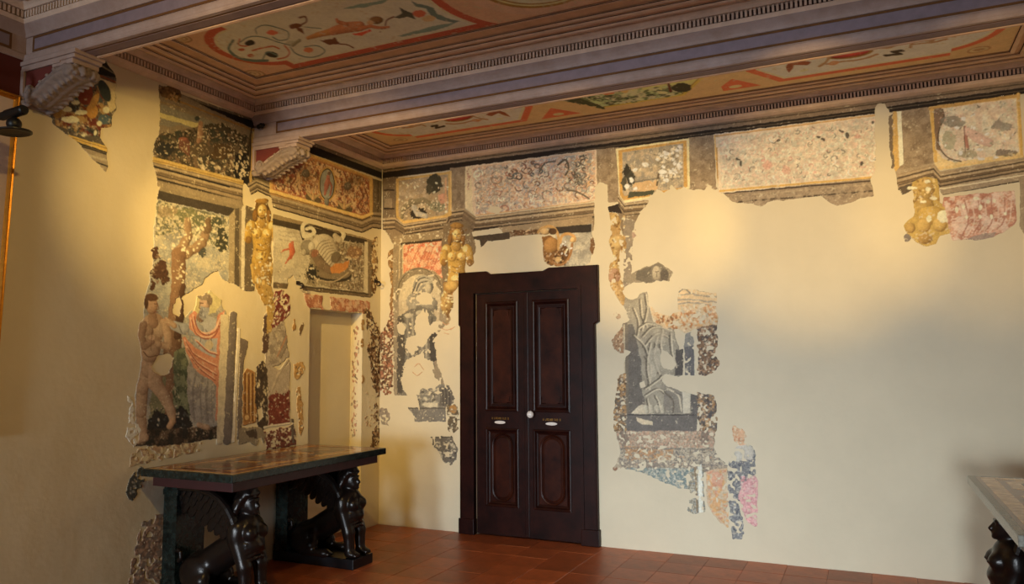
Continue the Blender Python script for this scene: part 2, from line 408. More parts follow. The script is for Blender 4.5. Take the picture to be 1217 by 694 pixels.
            SK = np.stack([rem[e[:, 0]], rem[e[:, 1]], len(used)+einv[:, 1], len(used)+einv[:, 0]], 1) if len(e) else np.zeros((0, 4), int)
            FF = np.concatenate([F2, SK]); me = bpy.data.meshes.new(name)
            cc = c.reshape(-1, 3); cc = np.concatenate([cc[used], cc[eb]])
            quads(me, np.concatenate([P, P2]), FF)
            at = me.color_attributes.new('pigment', 'FLOAT_COLOR', 'POINT')
            at.data.foreach_set('color', np.concatenate([cc, np.ones((len(cc), 1))], 1).astype(np.float32).ravel())
            o = link(name, me, m, parent); o['label'] = label
def fresco_mat(name, rough=.85):
    m = bpy.data.materials.new(name); m.use_nodes = True; nt = m.node_tree; p = nt.nodes['Principled BSDF']
    p.inputs['Roughness'].default_value = rough; p.inputs['Specular IOR Level'].default_value = .25
    a = nt.nodes.new('ShaderNodeVertexColor'); a.layer_name = 'pigment'
    tc = nt.nodes.new('ShaderNodeTexCoord'); n = nt.nodes.new('ShaderNodeTexNoise'); n.inputs['Scale'].default_value = 90; n.inputs['Detail'].default_value = 4
    nt.links.new(tc.outputs['Object'], n.inputs['Vector'])
    mx = nt.nodes.new('ShaderNodeMix'); mx.data_type = 'RGBA'; mx.blend_type = 'OVERLAY'; mx.inputs['Factor'].default_value = .25
    nt.links.new(a.outputs['Color'], mx.inputs['A']); nt.links.new(n.outputs['Fac'], mx.inputs['B']); nt.links.new(mx.outputs['Result'], p.inputs['Base Color'])
    bp = nt.nodes.new('ShaderNodeBump'); bp.inputs['Strength'].default_value = .2; bp.inputs['Distance'].default_value = .004
    nt.links.new(n.outputs['Fac'], bp.inputs['Height']); nt.links.new(bp.outputs['Normal'], p.inputs['Normal'])
    return m
M['fresco'] = fresco_mat('fresco_pigment'); M['ceilpaint'] = fresco_mat('ceiling_pigment', .9)

# ------------------------------------------------------------------ room shell
W, YN, ZC = 5.86, -15.5, 3.77
def struct(name, bm, m, label, cat):
    return tag(obj(name, bm, m), label, cat, kind='structure')
NY0, NY1, NZ = -1.092, -.305, 2.105        # blind doorway in the left wall
bm = BM()
box(bm, -.25, 0, YN, NY0, -.1, 3.9); box(bm, -.25, 0, NY1, .25, -.1, 3.9); box(bm, -.25, 0, NY0, NY1, NZ, 3.9)
wall_left = struct('wall_left', bm, M['plaster'], 'cream plaster left wall with a blind doorway and fresco remains', 'wall')
bm = BM(); box(bm, -.25, -.14, NY0-.02, NY1+.02, -.1, NZ+.02); obj('doorway_infill', bm, M['plaster'], wall_left)['label'] = 'plain cream infill set back in the blind doorway'
DX0, DX1, DXM, DZ = 1.112, 2.182, 1.638, 2.272
bm = BM()
box(bm, 0, DX0, 0, .25, -.1, 3.9); box(bm, DX1, W+.25, 0, .25, -.1, 3.9); box(bm, DX0, DX1, 0, .25, DZ, 3.9)
wall_back = struct('wall_back', bm, M['plaster'], 'cream plaster back wall with the dark double door and fresco remains', 'wall')
bm = BM(); box(bm, W, W+.25, YN-.25, 0, -.1, 3.9); struct('wall_right', bm, M['plaster'], 'cream plaster right wall outside the frame', 'wall')
bm = BM(); wins = [(.95, 2.25, .25, 2.55), (4.2, 5.5, .25, 2.55)]
box(bm, -.25, .95, YN-.25, YN, -.1, 3.9); box(bm, 2.25, 4.2, YN-.25, YN, -.1, 3.9); box(bm, 5.5, W+.25, YN-.25, YN, -.1, 3.9)
for x0, x1, z0, z1 in wins: box(bm, x0, x1, YN-.25, YN, -.1, z0); box(bm, x0, x1, YN-.25, YN, z1, 3.9)
struct('wall_front', bm, M['plaster'], 'cream plaster wall behind the viewer with two tall windows', 'wall')
gl = bpy.data.materials.new('window_glass'); gl.use_nodes = True
gp = gl.node_tree.nodes['Principled BSDF']; gp.inputs['Transmission Weight'].default_value = 1; gp.inputs['Roughness'].default_value = 0
for k, (x0, x1, z0, z1) in enumerate(wins):
    bm = BM(); vframe(bm, x0, x1, z0, z1, [(0, YN-.14), (0, YN-.08), (.05, YN-.08), (.05, YN-.14)], True)
    xm = (x0+x1)/2; box(bm, xm-.025, xm+.025, YN-.14, YN-.08, z0+.04, z1-.04)
    w_ = struct('window_%d' % (k+1), bm, M['wood'], 'tall casement window behind the viewer, on the %s' % ('left', 'right')[k], 'window')
    bm = BM(); box(bm, x0+.03, x1-.03, YN-.115, YN-.105, z0+.03, z1-.03); obj('pane', bm, gl, w_)
# floor of terracotta tiles
def tile_mat():
    m = mat('terracotta', S(160, 88, 52), .4, 0, .24, 3.2, .12, 22, col2=S(182, 98, 56), spec=.4)
    nt = m.node_tree; p = nt.nodes['Principled BSDF']; oi = nt.nodes.new('ShaderNodeObjectInfo')
    src = p.inputs['Base Color'].links[0].from_socket
    h = nt.nodes.new('ShaderNodeHueSaturation'); mr = nt.nodes.new('ShaderNodeMapRange'); mr.inputs['To Min'].default_value = .8; mr.inputs['To Max'].default_value = 1.18
    nt.links.new(oi.outputs['Random'], mr.inputs['Value']); nt.links.new(mr.outputs['Result'], h.inputs['Value'])
    nt.links.new(src, h.inputs['Color']); nt.links.new(h.outputs['Color'], p.inputs['Base Color']); return m
M['tile'] = tile_mat()
bm = BM(); box(bm, -.2, W+.2, YN-.2, .2, -.12, -.004)
fm = mat('floor_terracotta', S(132, 76, 50), .5, 0, .25, 5, .1, 30)
nt = fm.node_tree; bt = nt.nodes.new('ShaderNodeTexBrick'); bt.inputs['Scale'].default_value = 1; bt.offset = 0
bt.inputs['Brick Width'].default_value = .3; bt.inputs['Row Height'].default_value = .3; bt.inputs['Mortar Size'].default_value = .004
bt.inputs['Color1'].default_value = S(146, 80, 50)+(1,); bt.inputs['Color2'].default_value = S(128, 70, 46)+(1,); bt.inputs['Mortar'].default_value = S(96, 62, 46)+(1,)
nt.links.new([n for n in nt.nodes if n.type == 'TEX_COORD'][0].outputs['Object'], bt.inputs['Vector'])
nt.links.new(bt.outputs['Color'], nt.nodes['Principled BSDF'].inputs['Base Color'])
floor = struct('floor', bm, fm, 'floor of brown red terracotta tiles', 'floor')
bm = BM(); box(bm, .001, .299, .001, .299, -.02, 0)
for f in bm.faces: pass
bmesh.ops.bevel(bm, geom=[e for e in bm.edges if all(v.co.z > -.001 for v in e.verts)], offset=.0025, segments=1, affect='EDGES')
tile0 = None
for i in range(20):
    for j in range(9):
        x, y = -.014+.3*i, -.3*(j+1)
        if tile0 is None: tile0 = obj('floor_tile', bm, M['tile'], floor); t = tile0
        else: t = tile0.copy(); COL.objects.link(t); t.parent = floor
        t.location = (x, y, rnd.uniform(-.0012, .0006)); t.rotation_euler = (rnd.uniform(-.003, .003), rnd.uniform(-.003, .003), 0)
bm = BM(); box(bm, -.25, W+.25, YN-.25, .25, ZC, ZC+.15)
ceiling = struct('ceiling', bm, M['pinkfield'], 'coffered ceiling with painted panels between the beams', 'ceiling')

# ------------------------------------------------------------------ beams, cornices, coffers
def dentils(bm, x0, x1, y0, y1, sides, step=.026):
    w = .014
    n = int((x1-x0-.1)/step); m_ = int((y1-y0-.1)/step)
    def db(a, b, c, d):       # open-backed block
        z0, z1 = 3.681, 3.722
        v = [bm.verts.new(p) for p in ((a, c, z0), (b, c, z0), (b, d, z0), (a, d, z0), (a, c, z1), (b, c, z1), (b, d, z1), (a, d, z1))]
        for f in ((0, 1, 2, 3), (4, 7, 6, 5), (0, 4, 5, 1), (1, 5, 6, 2), (2, 6, 7, 3), (3, 7, 4, 0)): bm.faces.new([v[i] for i in f])
    for i in range(n):
        a = x0+.055+i*step
        if 'f' in sides: db(a, a+w, y1-.052, y1-.026)
        if 'n' in sides: db(a, a+w, y0+.026, y0+.052)
    for i in range(m_):
        a = y1-.055-i*step
        if 'l' in sides: db(x0+.026, x0+.052, a-w, a)
        if 'r' in sides: db(x1-.052, x1-.026, a-w, a)
M['shade_line'] = mat('painted_shade_line', S(70, 48, 40), .9, 0, .2, 20)  # dark strips that put shade into the colour behind dentils and beside ribs
CORN = [(0, 3.634), (.018, 3.636), (.046, 3.650), (.052, 3.664), (.056, 3.674), (.026, 3.676), (.025, 3.726), (.056, 3.728), (.060, 3.736), (.064, 3.745), (.085, 3.765), (.087, ZC+.003)]
CEILM = [(.105, ZC+.002), (.108, ZC-.012), (.125, ZC-.020), (.145, ZC-.018), (.160, ZC-.006), (.172, ZC-.004), (.176, ZC-.012), (.255, ZC-.012), (.262, ZC-.003),
         (.285, ZC-.003), (.290, ZC-.013), (.312, ZC-.015), (.330, ZC-.004), (.415, ZC-.004), (.420, ZC-.010), (.436, ZC-.010), (.442, ZC+.002)]
tn = [0]
def coffer(y0, y1, label, sides='flnr', nm=None):
    tn[0] += 1
    bm = frame(BM(), 0, W, y0, y1, CORN)
    t = struct('trim_%d' % tn[0], bm, M['cornice'], label, 'cornice')
    d = BM(); dentils(d, 0, W, y0, y1, sides); tag(obj('dentil_course', d, M['cornice'], t), kind='stuff'); obj('dentil_shade_ground', frame(BM(), 0, W, y0, y1, [(.0285, 3.678), (.0275, 3.725)]), M['shade_line'], t)
    zz = ZC
    for a, b, h in [(.118, .158, .020), (.205, .250, .018), (.288, .318, .018), (.420, .438, .014)][:3 if nm else 4]:
        obj('moulding_rib', frame(BM(), 0, W, y0, y1, [(a, zz-.003), (a+.004, zz-h), (b-.006, zz-h-.003), (b, zz-h+.006), (b+.002, zz-.003)]), M['rib'], t)
        obj('moulding_shade_line', frame(BM(), 0, W, y0, y1, [(b+.002, zz-.0125), (b+.010, zz-.0125)]), M['shade_line'], t)
    obj('cove_shade_line', frame(BM(), 0, W, y0, y1, [(.088, zz-.004), (.110, zz-.004)]), M['shade_line'], t)
    obj('ceiling_moulding', frame(BM(), 0, W, y0, y1, CEILM[:nm]), M['stucco_tan'], t)
    return t
YB = [0, -1.69, -1.83, -3.585, -3.72, -5.48]
coffer(YB[1], YB[0], 'stucco cornice with dentils round the coffer next to the back wall', nm=13)
coffer(YB[3], YB[2], 'stucco cornice with dentils round the middle coffer')
coffer(YB[5], YB[4], 'stucco cornice with dentils round the nearest coffer')
def beam(yn, yf, xs, label):
    """yn near face, yf far face"""
    tn[0] += 1; zb = 3.42
    t = struct('trim_%d' % tn[0], box(BM(), 0, W, yn, yf, zb, ZC), M['white'], label, 'beam')
    def strip(name, z0, z1, d, m, x0=.001, x1=W-.001):
        return obj(name, box(BM(), x0, x1, yn-d, yn+.004, z0, z1), m, t)
    # swelling white moulding under the dentils, lavender field in ochre borders, rounded lower edge
    bm = BM(); prism(bm, [(yn+.01, 3.582), (yn-.008, 3.582), (yn-.012, 3.594), (yn-.014, 3.600), (yn-.030, 3.624), (yn-.044, 3.642), (yn-.046, 3.672), (yn+.01, 3.672)], 0, .001, W-.001)
    obj('crown_moulding', bm, M['white'], t)
    obj('ochre_border', vframe(BM(), xs, W-xs, 3.484, 3.580, [(0, yn), (0, yn-.004), (.014, yn-.004), (.014, yn)]), M['ochre'], t)
    obj('lavender_field', box(BM(), xs+.012, W-xs-.012, yn-.002, yn+.003, 3.497, 3.568), M['lavender'], t)
    bm = BM(); prism(bm, [(yn+.01, 3.478), (yn-.006, 3.478), (yn-.014, 3.468), (yn-.016, 3.452), (yn-.013, 3.438), (yn-.010, 3.434), (yn-.010, 3.424), (yn-.004, 3.417), (yn+.02, 3.417)], 0, .001, W-.001)
    obj('edge_moulding', bm, M['white'], t)
    ym = yn+.022
    obj('soffit_ochre_border', box(BM(), .4, W-.4, ym, yf-.034, zb-.0025, zb+.002), M['ochre'], t)
    obj('soffit_field', box(BM(), .41, W-.41, ym+.012, yf-.042, zb-.0045, zb+.002), M['mauve'], t)
    bm = BM(); prism(bm, [(yf-.03, zb+.002), (yf-.028, zb-.006), (yf-.012, zb-.008), (yf-.001, zb-.002), (yf-.001, zb+.02)], 0, .001, W-.001)
    obj('far_edge_moulding', bm, M['stucco_tan'], t)
    return t
beam2 = beam(YB[2], YB[1], .24, 'stucco beam with lavender face nearer the back wall')
beam1 = beam(YB[4], YB[3], .07, 'stucco beam with lavender face nearest the viewer')
# lavender fascia of the nearest bay along the left wall
tn[0] += 1
bm = BM(); y0, y1 = YB[5], YB[4]
prism(bm, [(-.01, 3.44), (.008, 3.44), (.014, 3.452), (.014, 3.476), (.004, 3.482), (.004, 3.582), (.012, 3.594), (.03, 3.624), (.044, 3.642), (.046, 3.672), (-.01, 3.672)], 1, y0, y1-.001)
# prism order for axis 1 is (x, z)
fas = struct('trim_%d' % tn[0], bm, M['white'], 'stucco fascia with a lavender field high on the left wall', 'cornice')
obj('lavender_field', box(BM(), .002, .006, y0, y1-.10, 3.497, 3.568), M['lavender'], fas)
bm = BM(); R = [[bm.verts.new((x, *c)) for c in ((y0+e, 3.484+e), (y1-.088-e, 3.484+e), (y1-.088-e, 3.58-e), (y0+e, 3.58-e))] for e, x in ((0, .004), (0, .008), (.014, .008), (.014, .004))]
for A, B_ in zip(R, R[1:]):
    for k in range(4): bm.faces.new((A[k], A[(k+1) % 4], B_[(k+1) % 4], B_[k]))
obj('ochre_border', bm, M['ochre'], fas)
obj('red_frieze', box(BM(), -.01, .003, y0, -3.735, 3.20, 3.442), M['darkred'], fas)

# ------------------------------------------------------------------ double door
door = empty('door_1', ((DX0+DX1)/2, 0, 0)); tag(door, 'tall dark walnut double door with an eared surround in the back wall', 'door', kind='structure')
bm = BM()
out = [(.958, 0), (.958, 1.952), (.941, 1.972), (.941, 2.482), (1.245, 2.482), (1.285, 2.452), (1.835, 2.452), (1.895, 2.478), (2.372, 2.476), (2.372, 1.965), (2.334, 1.942), (2.334, 0),
       (DX1, 0), (DX1, DZ), (DX0, DZ), (DX0, 0)]
prism(bm, out, 1, -.04, .0)
surround = obj('surround', bm, M['wood'], door)
bm = BM(); inner = [(DX0-.028, 0), (DX0-.028, DZ+.028), (DX1+.028, DZ+.028), (DX1+.028, 0), (DX1, 0), (DX1, DZ), (DX0, DZ), (DX0, 0)]
prism(bm, inner, 1, -.052, -.03); obj('inner_bead', bm, M['wood'], surround)
bm = BM()
for a, b in ((0, 1), (1, 2), (2, 3), (8, 9), (9, 10), (10, 11)):
    tube(bm, [(out[a][0]+(.012 if a < 6 else -.012), -.041, out[a][1]), (out[b][0]+(.012 if a < 6 else -.012), -.041, out[b][1])], .006, 6)
obj('outer_bead', bm, M['wood'], surround)
for x0, x1 in ((.949, DX0+.002), (DX1-.002, 2.346)): obj('plinth_block', box(BM(), x0, x1, -.058, .01, 0, .142, .006), M['wood'], surround)
# dark reveal behind the leaves
obj('reveal', box(BM(), DX0, DX1, .09, .12, 0, DZ), M['wood'], door)
def leaf(x0, x1, px0, px1, plx):
    bm = BM()
    box(bm, x0+.002, px0, .012, .06, .008, DZ-.004); box(bm, px1, x1-.002, .012, .06, .008, DZ-.004)
    for z0, z1 in ((.008, .262), (.992, 1.146), (2.19, DZ-.004)): box(bm, px0, px1, .0125, .059, z0, z1)
    L = obj('door_leaf', bm, M['wood'], door)
    bm = BM()
    vframe(bm, px0, px1, 1.146, 2.19, [(0, .014), (.002, .004), (.014, .001), (.024, .004), (.034, .016), (.046, .026), (.060, .026), (.064, .018), (.078, .020), (.085, .028)])
    obj('panel_moulding', bm, M['wood'], L)
    z0, z1 = 1.146+.08, 2.19-.08; a, b = px0+.08, px1-.08; c = .022
    pts = [(a, z0+.06), (a+c, z0+.06), (a+c, z0+.02), (a+c+.03, z0), (b-c-.03, z0), (b-c, z0+.02), (b-c, z0+.06), (b, z0+.06), (b, z1-.06), (b-c, z1-.06), (b-c, z1-.02), (b-c-.03, z1), (a+c+.03, z1), (a+c, z1-.02), (a+c, z1-.06), (a, z1-.06)]
    bm = BM(); prism(bm, [(px0+.05, 1.19), (px1-.05, 1.19), (px1-.05, 2.14), (px0+.05, 2.14)], 1, .03, .058); prism(bm, pts, 1, .021, .04)
    obj('upper_panel', bm, M['woodpanel'], L)
    bm = BM(); vframe(bm, px0, px1, .262, .992, [(0, .014), (.002, .004), (.012, .001), (.022, .006), (.032, .020), (.045, .026), (.05, .03)])
    obj('panel_moulding', bm, M['wood'], L)
    a, b = px0+.075, px1-.075; r = (b-a)/2; xm = (a+b)/2
    def arch(d):
        A = [(xm+(r-d)*math.cos(t), .934-r+(r-d)*math.sin(t)) for t in np.linspace(0, math.pi, 14)]
        B = [(xm+(r-d)*math.cos(t), .32+r+(r-d)*math.sin(t)) for t in np.linspace(math.pi, 2*math.pi, 14)]
        return A+B
    bm = BM(); prism(bm, [(px0+.04, .30), (px1-.04, .30), (px1-.04, .955), (px0+.04, .955)], 1, .03, .058)
    R = [[bm.verts.new((x, y, z)) for x, z in arch(d)] for d, y in ((-.012, .03), (-.012, .018), (-.004, .012), (.006, .016), (.012, .026), (.016, .026), (.030, .018))]
    for A, B in zip(R, R[1:]):
        for k in range(len(A)): bm.faces.new((A[k], A[(k+1) % len(A)], B[(k+1) % len(A)], B[k]))
    bm.faces.new(R[-1]); obj('lower_panel', bm, M['woodpanel'], L)
    bm = BM(); pts = [(plx+.057*math.cos(t), 1.045+.0145*math.sin(t)) for t in np.linspace(0, 2*math.pi, 25)[:-1]]
    prism(bm, pts, 1, .006, .014); obj('name_plaque', bm, M['ceramic'], L)['label'] = 'white oval ceramic plaque'
    bm = BM(); g = random.Random(3); x = plx-.085
    while x < plx+.085:                      # worn illegible gilt lettering over the plaque
        w = g.uniform(.006, .011)
        if g.random() > .22:
            box(bm, x, x+.002, .010, .014, 1.074, 1.090)
            if g.random() > .4: box(bm, x, x+w, .010, .014, 1.088, 1.091)
            if g.random() > .4: box(bm, x, x+w, .010, .014, 1.073, 1.076)
            if g.random() > .6: box(bm, x+w-.002, x+w, .010, .014, 1.074, 1.090)
        x += w+.004
    obj('gilt_lettering', bm, M['gilt'], L)['label'] = 'worn gilt lettering'
    return L
leaf(DX0, DXM, 1.205, 1.555, 1.362)
L2 = leaf(DXM, DX1, 1.70, 2.072, 1.885)
obj('meeting_strip', box(BM(), DXM-.022, DXM+.022, .002, .016, .01, DZ-.006, .005), M['wood'], L2)
bm = lathe(BM(), (1.692, .013, 1.128), (0, -1, 0), [(.012, 0), (.012, .018), (.020, .024), (.031, .034), (.034, .046), (.030, .058), (.018, .066), (.004, .069)], 20)
obj('knob', bm, M['ceramic'], L2, True)['label'] = 'round white ceramic knob'

# ------------------------------------------------------------------ carved console brackets under the beams
def bracket(y, label):
    t = empty('console_bracket', (0, 0, 0)); tag(t, label, 'bracket', 'stucco brackets carrying the ceiling beams')
    hw = .085
    bm = BM(); box(bm, 0, .50, -hw-.012, hw+.012, -.022, .004, .004); box(bm, 0, .485, -hw-.004, hw+.004, -.045, -.022, .006); box(bm, .28, .465, -hw, hw, -.075, -.045, .008)
    obj('abacus', bm, M['white'], t)
    bm = BM(); prism(bm, [(0, -.04), (.44, -.04), (.42, -.09), (.33, -.12), (.24, -.15), (.14, -.2), (0, -.225)], 1, -hw+.012, hw-.012); core = obj('core', bm, M['white'], t)
    for s in (-1, 1):
        bm = BM(); prism(bm, [(.035, -.055), (.33, -.055), (.25, -.10), (.17, -.13), (.10, -.17), (.035, -.17)], 1, s*(hw-.014), s*(hw-.008)); obj('red_side_panel', bm, M['redpaint'], t)['label'] = 'flat red painted side panel'
        bm = BM(); box(bm, .0, .03, s*hw-.006, s*hw+.006, -.225, -.045); box(bm, 0, .36, s*hw-.005, s*hw+.005, -.057, -.045); obj('side_frame', bm, M['white'], t)
    c = Clay((-.02, -.13, -.28), (.54, .13, -.02), .0055)
    prof = [(.45, -.10), (.40, -.085), (.34, -.10), (.28, -.125), (.22, -.155), (.16, -.19), (.10, -.215), (.04, -.20)]
    for s in (-1, 1):
        yy = s*.078
        c.path([(x, yy, z, .017) for x, z in prof], .012)
        c.path([(x-.02, s*.092, z-.035, .011) for x, z in prof[1:7]], .01)
        for cx, cz, r0 in ((.43, -.115, .036), (.075, -.185, .038)):           # volutes
            c.path([(cx+(r0*(1-k/16))*math.cos(k*.62), yy*1.06, cz+(r0*(1-k/16))*math.sin(k*.62), .0095) for k in range(14)], .004)
            c.ell((cx, yy*1.1, cz), (.011, .012, .011), .004)
        for k in range(5):                                                     # side acanthus curls
            x, z = prof[2+k][0]-.005, prof[2+k][1]-.012
            c.ell((x-.012, s*.083, z-.012), (.022, .016, .013), .008, ry=.7)
            c.ell((x-.03, s*.088, z+.022), (.013, .010, .009), .006, ry=-.6)
    leafc = [(.45, -.115), (.415, -.140), (.375, -.150), (.33, -.160), (.285, -.178), (.24, -.198), (.195, -.218), (.15, -.236), (.105, -.246), (.06, -.246)]
    for (x, z), (x2, z2) in zip(leafc, leafc[1:]):                             # leaf blade between the scrolls
        for q in np.linspace(0, 1, 3): c.ell((x+(x2-x)*q-.008, 0, z+(z2-z)*q+.016), (.04, .066, .024), .02, ry=.45)
    c.path([(x, 0, z-.012, .0115) for x, z in leafc], .012)
    for i, (x, z) in enumerate(leafc[:-1]):                                    # curling side lobes
        for s in (-1, 1):
            c.path([(x-.004, s*.018, z-.004, .011), (x-.002, s*.038, z-.010, .015), (x+.012, s*.056, z-.008, .014), (x+.024, s*.064, z-.020, .009)], .010)
    for s in (-1, 1): c.path([(.455, s*.03, -.10, .016), (.485, s*.03, -.108, .016), (.492, s*.03, -.128, .013), (.478, s*.03, -.138, .009)], .01)
    for k in (-.06, -.02, .02, .06): c.ell((.462, k, -.085), (.014, .016, .014), .006)
    c.cap((.02, -.08, -.245), (.02, .08, -.245), .02, .02, .01); c.cap((.07, -.075, -.262), (.02, -.075, -.262), .012, .012, .01); c.cap((.07, .075, -.262), (.02, .075, -.262), .012, .012, .01)
    link('acanthus_scroll', c.mesh('acanthus_scroll'), M['stucco_grey'], t)
    return t
b1 = bracket(0, 'white carved acanthus bracket under the beam nearest the viewer, beside the red frieze')
def dup(root, loc, label=None):
    r = root.copy(); COL.objects.link(r); r.location = loc
    if label: r['label'] = label
    for ch in list(root.children):
        c = ch.copy(); COL.objects.link(c); c.parent = r
        for g in ch.children:
            d = g.copy(); COL.objects.link(d); d.parent = c
    return r
yb1, yb2 = (YB[4]+YB[3])/2, (YB[2]+YB[1])/2
dup(b1, (0, yb2, 3.42), 'white carved bracket under the beam nearer the door, above the orange painted frieze')
b1.location = (0, yb1, 3.42)

# ------------------------------------------------------------------ marble tables on winged sphinxes
def sphinx_meshes():
    c = Clay((-.0, -.22, .06), (.88, .22, .84), .0075)
    # trunk and haunches
    c.cap((.62, 0, .40), (.30, 0, .21), .105, .105, .02, sq=(1, .9, 1)); c.ell((.26, 0, .19), (.13, .115, .115), .05)
    for s in (-1, 1):
        c.ell((.31, s*.10, .185), (.13, .05, .115), .03, ry=-.3); c.cap((.40, s*.115, .15), (.33, s*.115, .105), .042, .036, .03)
        c.cap((.33, s*.12, .10), (.53, s*.12, .10), .03, .034, .02); c.ell((.54, s*.12, .105), (.05, .038, .028), .02)
        for k in (-1, 0, 1): c.ell((.58, s*.12+k*.021, .098), (.022, .012, .016), .008)
        # forelegs
        c.cap((.67, s*.075, .45), (.735, s*.072, .27), .062, .047, .03); c.cap((.735, s*.072, .27), (.745, s*.07, .12), .046, .038, .02)
        c.ell((.765, s*.07, .105), (.055, .042, .03), .02)
        for k in (-1, 0, 1): c.ell((.81, s*.07+k*.022, .098), (.022, .012, .017), .008)
        # shoulder and breast
        c.ell((.67, s*.085, .50), (.065, .055, .075), .03); c.ell((.755, s*.052, .485), (.05, .046, .05), .014); c.ell((.803, s*.052, .482), (.009, .009, .009), .006)
    c.cap((.68, 0, .52), (.70, 0, .38), .095, .085, .03); c.ell((.735, 0, .40), (.075, .085, .06), .02)
    for k in range(5): c.path([(.70+.085*math.cos(a), .10*math.sin(a), .425-.028*k+.012*math.cos(3*a), .010) for a in np.linspace(-1.2, 1.2, 9)], .006)
    # neck, head, face
    c.cap((.665, 0, .54), (.685, 0, .63), .052, .045, .025); c.ell((.695, 0, .665), (.068, .056, .078), .015)
    c.ell((.735, 0, .632), (.034, .036, .03), .015); c.cap((.752, 0, .688), (.775, 0, .655), .010, .014, .008); c.ell((.764, 0, .634), (.012, .02, .007), .004); c.ell((.757, 0, .612), (.018, .02, .016), .01)
    for s in (-1, 1):
        c.ell((.752, s*.024, .682), (.012, .014, .008), .003, cut=True); c.ell((.748, s*.024, .681), (.010, .011, .007), .002)
        c.path([(.752, s*.008, .697, .006), (.752, s*.026, .70, .007), (.738, s*.042, .692, .006)], .006)
        c.ell((.69, s*.058, .662), (.014, .010, .024), .008)
        # hair falling in locks on the shoulders
        c.path([(.715, s*.04, .735, .022), (.685, s*.064, .70, .022), (.655, s*.074, .64, .024), (.64, s*.084, .58, .024), (.665, s*.09, .53, .018)], .012)
        c.path([(.70, s*.048, .735, .02), (.655, s*.066, .69, .022), (.63, s*.07, .63, .024), (.61, s*.08, .57, .022)], .012)
    c.ell((.655, 0, .695), (.066, .066, .07), .02); c.cap((.62, 0, .68), (.60, 0, .56), .05, .04, .02)
    c.cap((.735, -.04, .732), (.735, .04, .732), .014, .014, .01); c.ell((.685, 0, .758), (.062, .06, .03), .012); c.cap((.685, 0, .77), (.685, 0, .83), .054, .06, .01)
    # tail
    c.path([(.17, -.04, .12, .022), (.125, -.09, .13, .017), (.115, -.11, .2, .014), (.12, -.11, .26, .013), (.135, -.11, .31, .013), (.165, -.11, .335, .013), (.19, -.11, .32, .013), (.195, -.11, .285, .015), (.18, -.11, .265, .018)], .006)
    body = c.mesh('sphinx_body')
    # one wing: arm and three rows of overlapping feathers
    bm = BM()
    lead = [(.675, .53), (.655, .58), (.61, .64), (.54, .695), (.45, .735), (.33, .755), (.20, .755), (.08, .735)]
    L = np.array(lead)
    def at(t):
        f = t*(len(L)-1); i = min(int(f), len(L)-2); return L[i]+(L[i+1]-L[i])*(f-i)
    def feather(p, q, w, y, th):
        p = np.array(p); q = np.array(q); d = (q-p)/np.linalg.norm(q-p); n = np.array([-d[1], d[0]]); le = np.linalg.norm(q-p)
        out = [p-n*w*.6, p+(q-p)*.5-n*w, q-d*w*1.1-n*w*.95, q-d*w*.35-n*w*.6, q, q-d*w*.35+n*w*.6, q-d*w*1.1+n*w*.95, p+(q-p)*.5+n*w, p+n*w*.6]
        A = [bm.verts.new((x, y-th, z)) for x, z in out]; B = [bm.verts.new((x, y+th, z)) for x, z in out]
        m1 = [bm.verts.new((*(p+(q-p)*k)[:1], y-th*1.9, (p+(q-p)*k)[1])) for k in (.05, .9)]
        m2 = [bm.verts.new((*(p+(q-p)*k)[:1], y+th*1.9, (p+(q-p)*k)[1])) for k in (.05, .9)]
        for V, mm in ((A, m1), (B, m2)):
            bm.faces.new((V[0], V[1], V[2], mm[1], mm[0])); bm.faces.new((V[2], V[3], V[4], mm[1])); bm.faces.new((V[4], V[5], V[6], mm[1])); bm.faces.new((V[6], V[7], V[8], mm[0], mm[1])); bm.faces.new((V[8], V[0], mm[0]))
        for k in range(9): bm.faces.new((A[k], A[(k+1) % 9], B[(k+1) % 9], B[k]))
    tips = np.array([(.66, .425), (.60, .42), (.54, .435), (.48, .455), (.42, .475), (.36, .505), (.30, .53), (.235, .555), (.17, .58), (.11, .60), (.05, .63)])
    for k, tip in enumerate(tips):
        f = k/(len(tips)-1); p = at(.02+f*.93); feather(p, tip, .031, -.006+.0015*(k % 2), .004)
    for k in range(12):
        f = k/11; p = at(.02+f*.95); tip = np.array([np.interp(f, np.linspace(0, 1, len(tips)), tips[:, i]) for i in (0, 1)]); feather(p, p+(tip-p)*.66, .026, -.014+.0015*(k % 2), .004)
    for k in range(16):
        f = k/15; p = at(.01+f*.97); tip = np.array([np.interp(f, np.linspace(0, 1, len(tips)), tips[:, i]) for i in (0, 1)]); feather(p, p+(tip-p)*.36, .02, -.021+.0015*(k % 2), .004)
    tube(bm, [(x, -.022, z) for x, z in lead], [.024, .03, .03, .028, .026, .024, .022, .018], 10)
    bmesh.ops.recalc_face_normals(bm, faces=bm.faces)
    wing = bpy.data.meshes.new('wing'); bm.to_mesh(wing); bm.free()
    return body, wing
BODY, WING = sphinx_meshes()
for me in (BODY, WING): me.materials.append(M['bronze'])
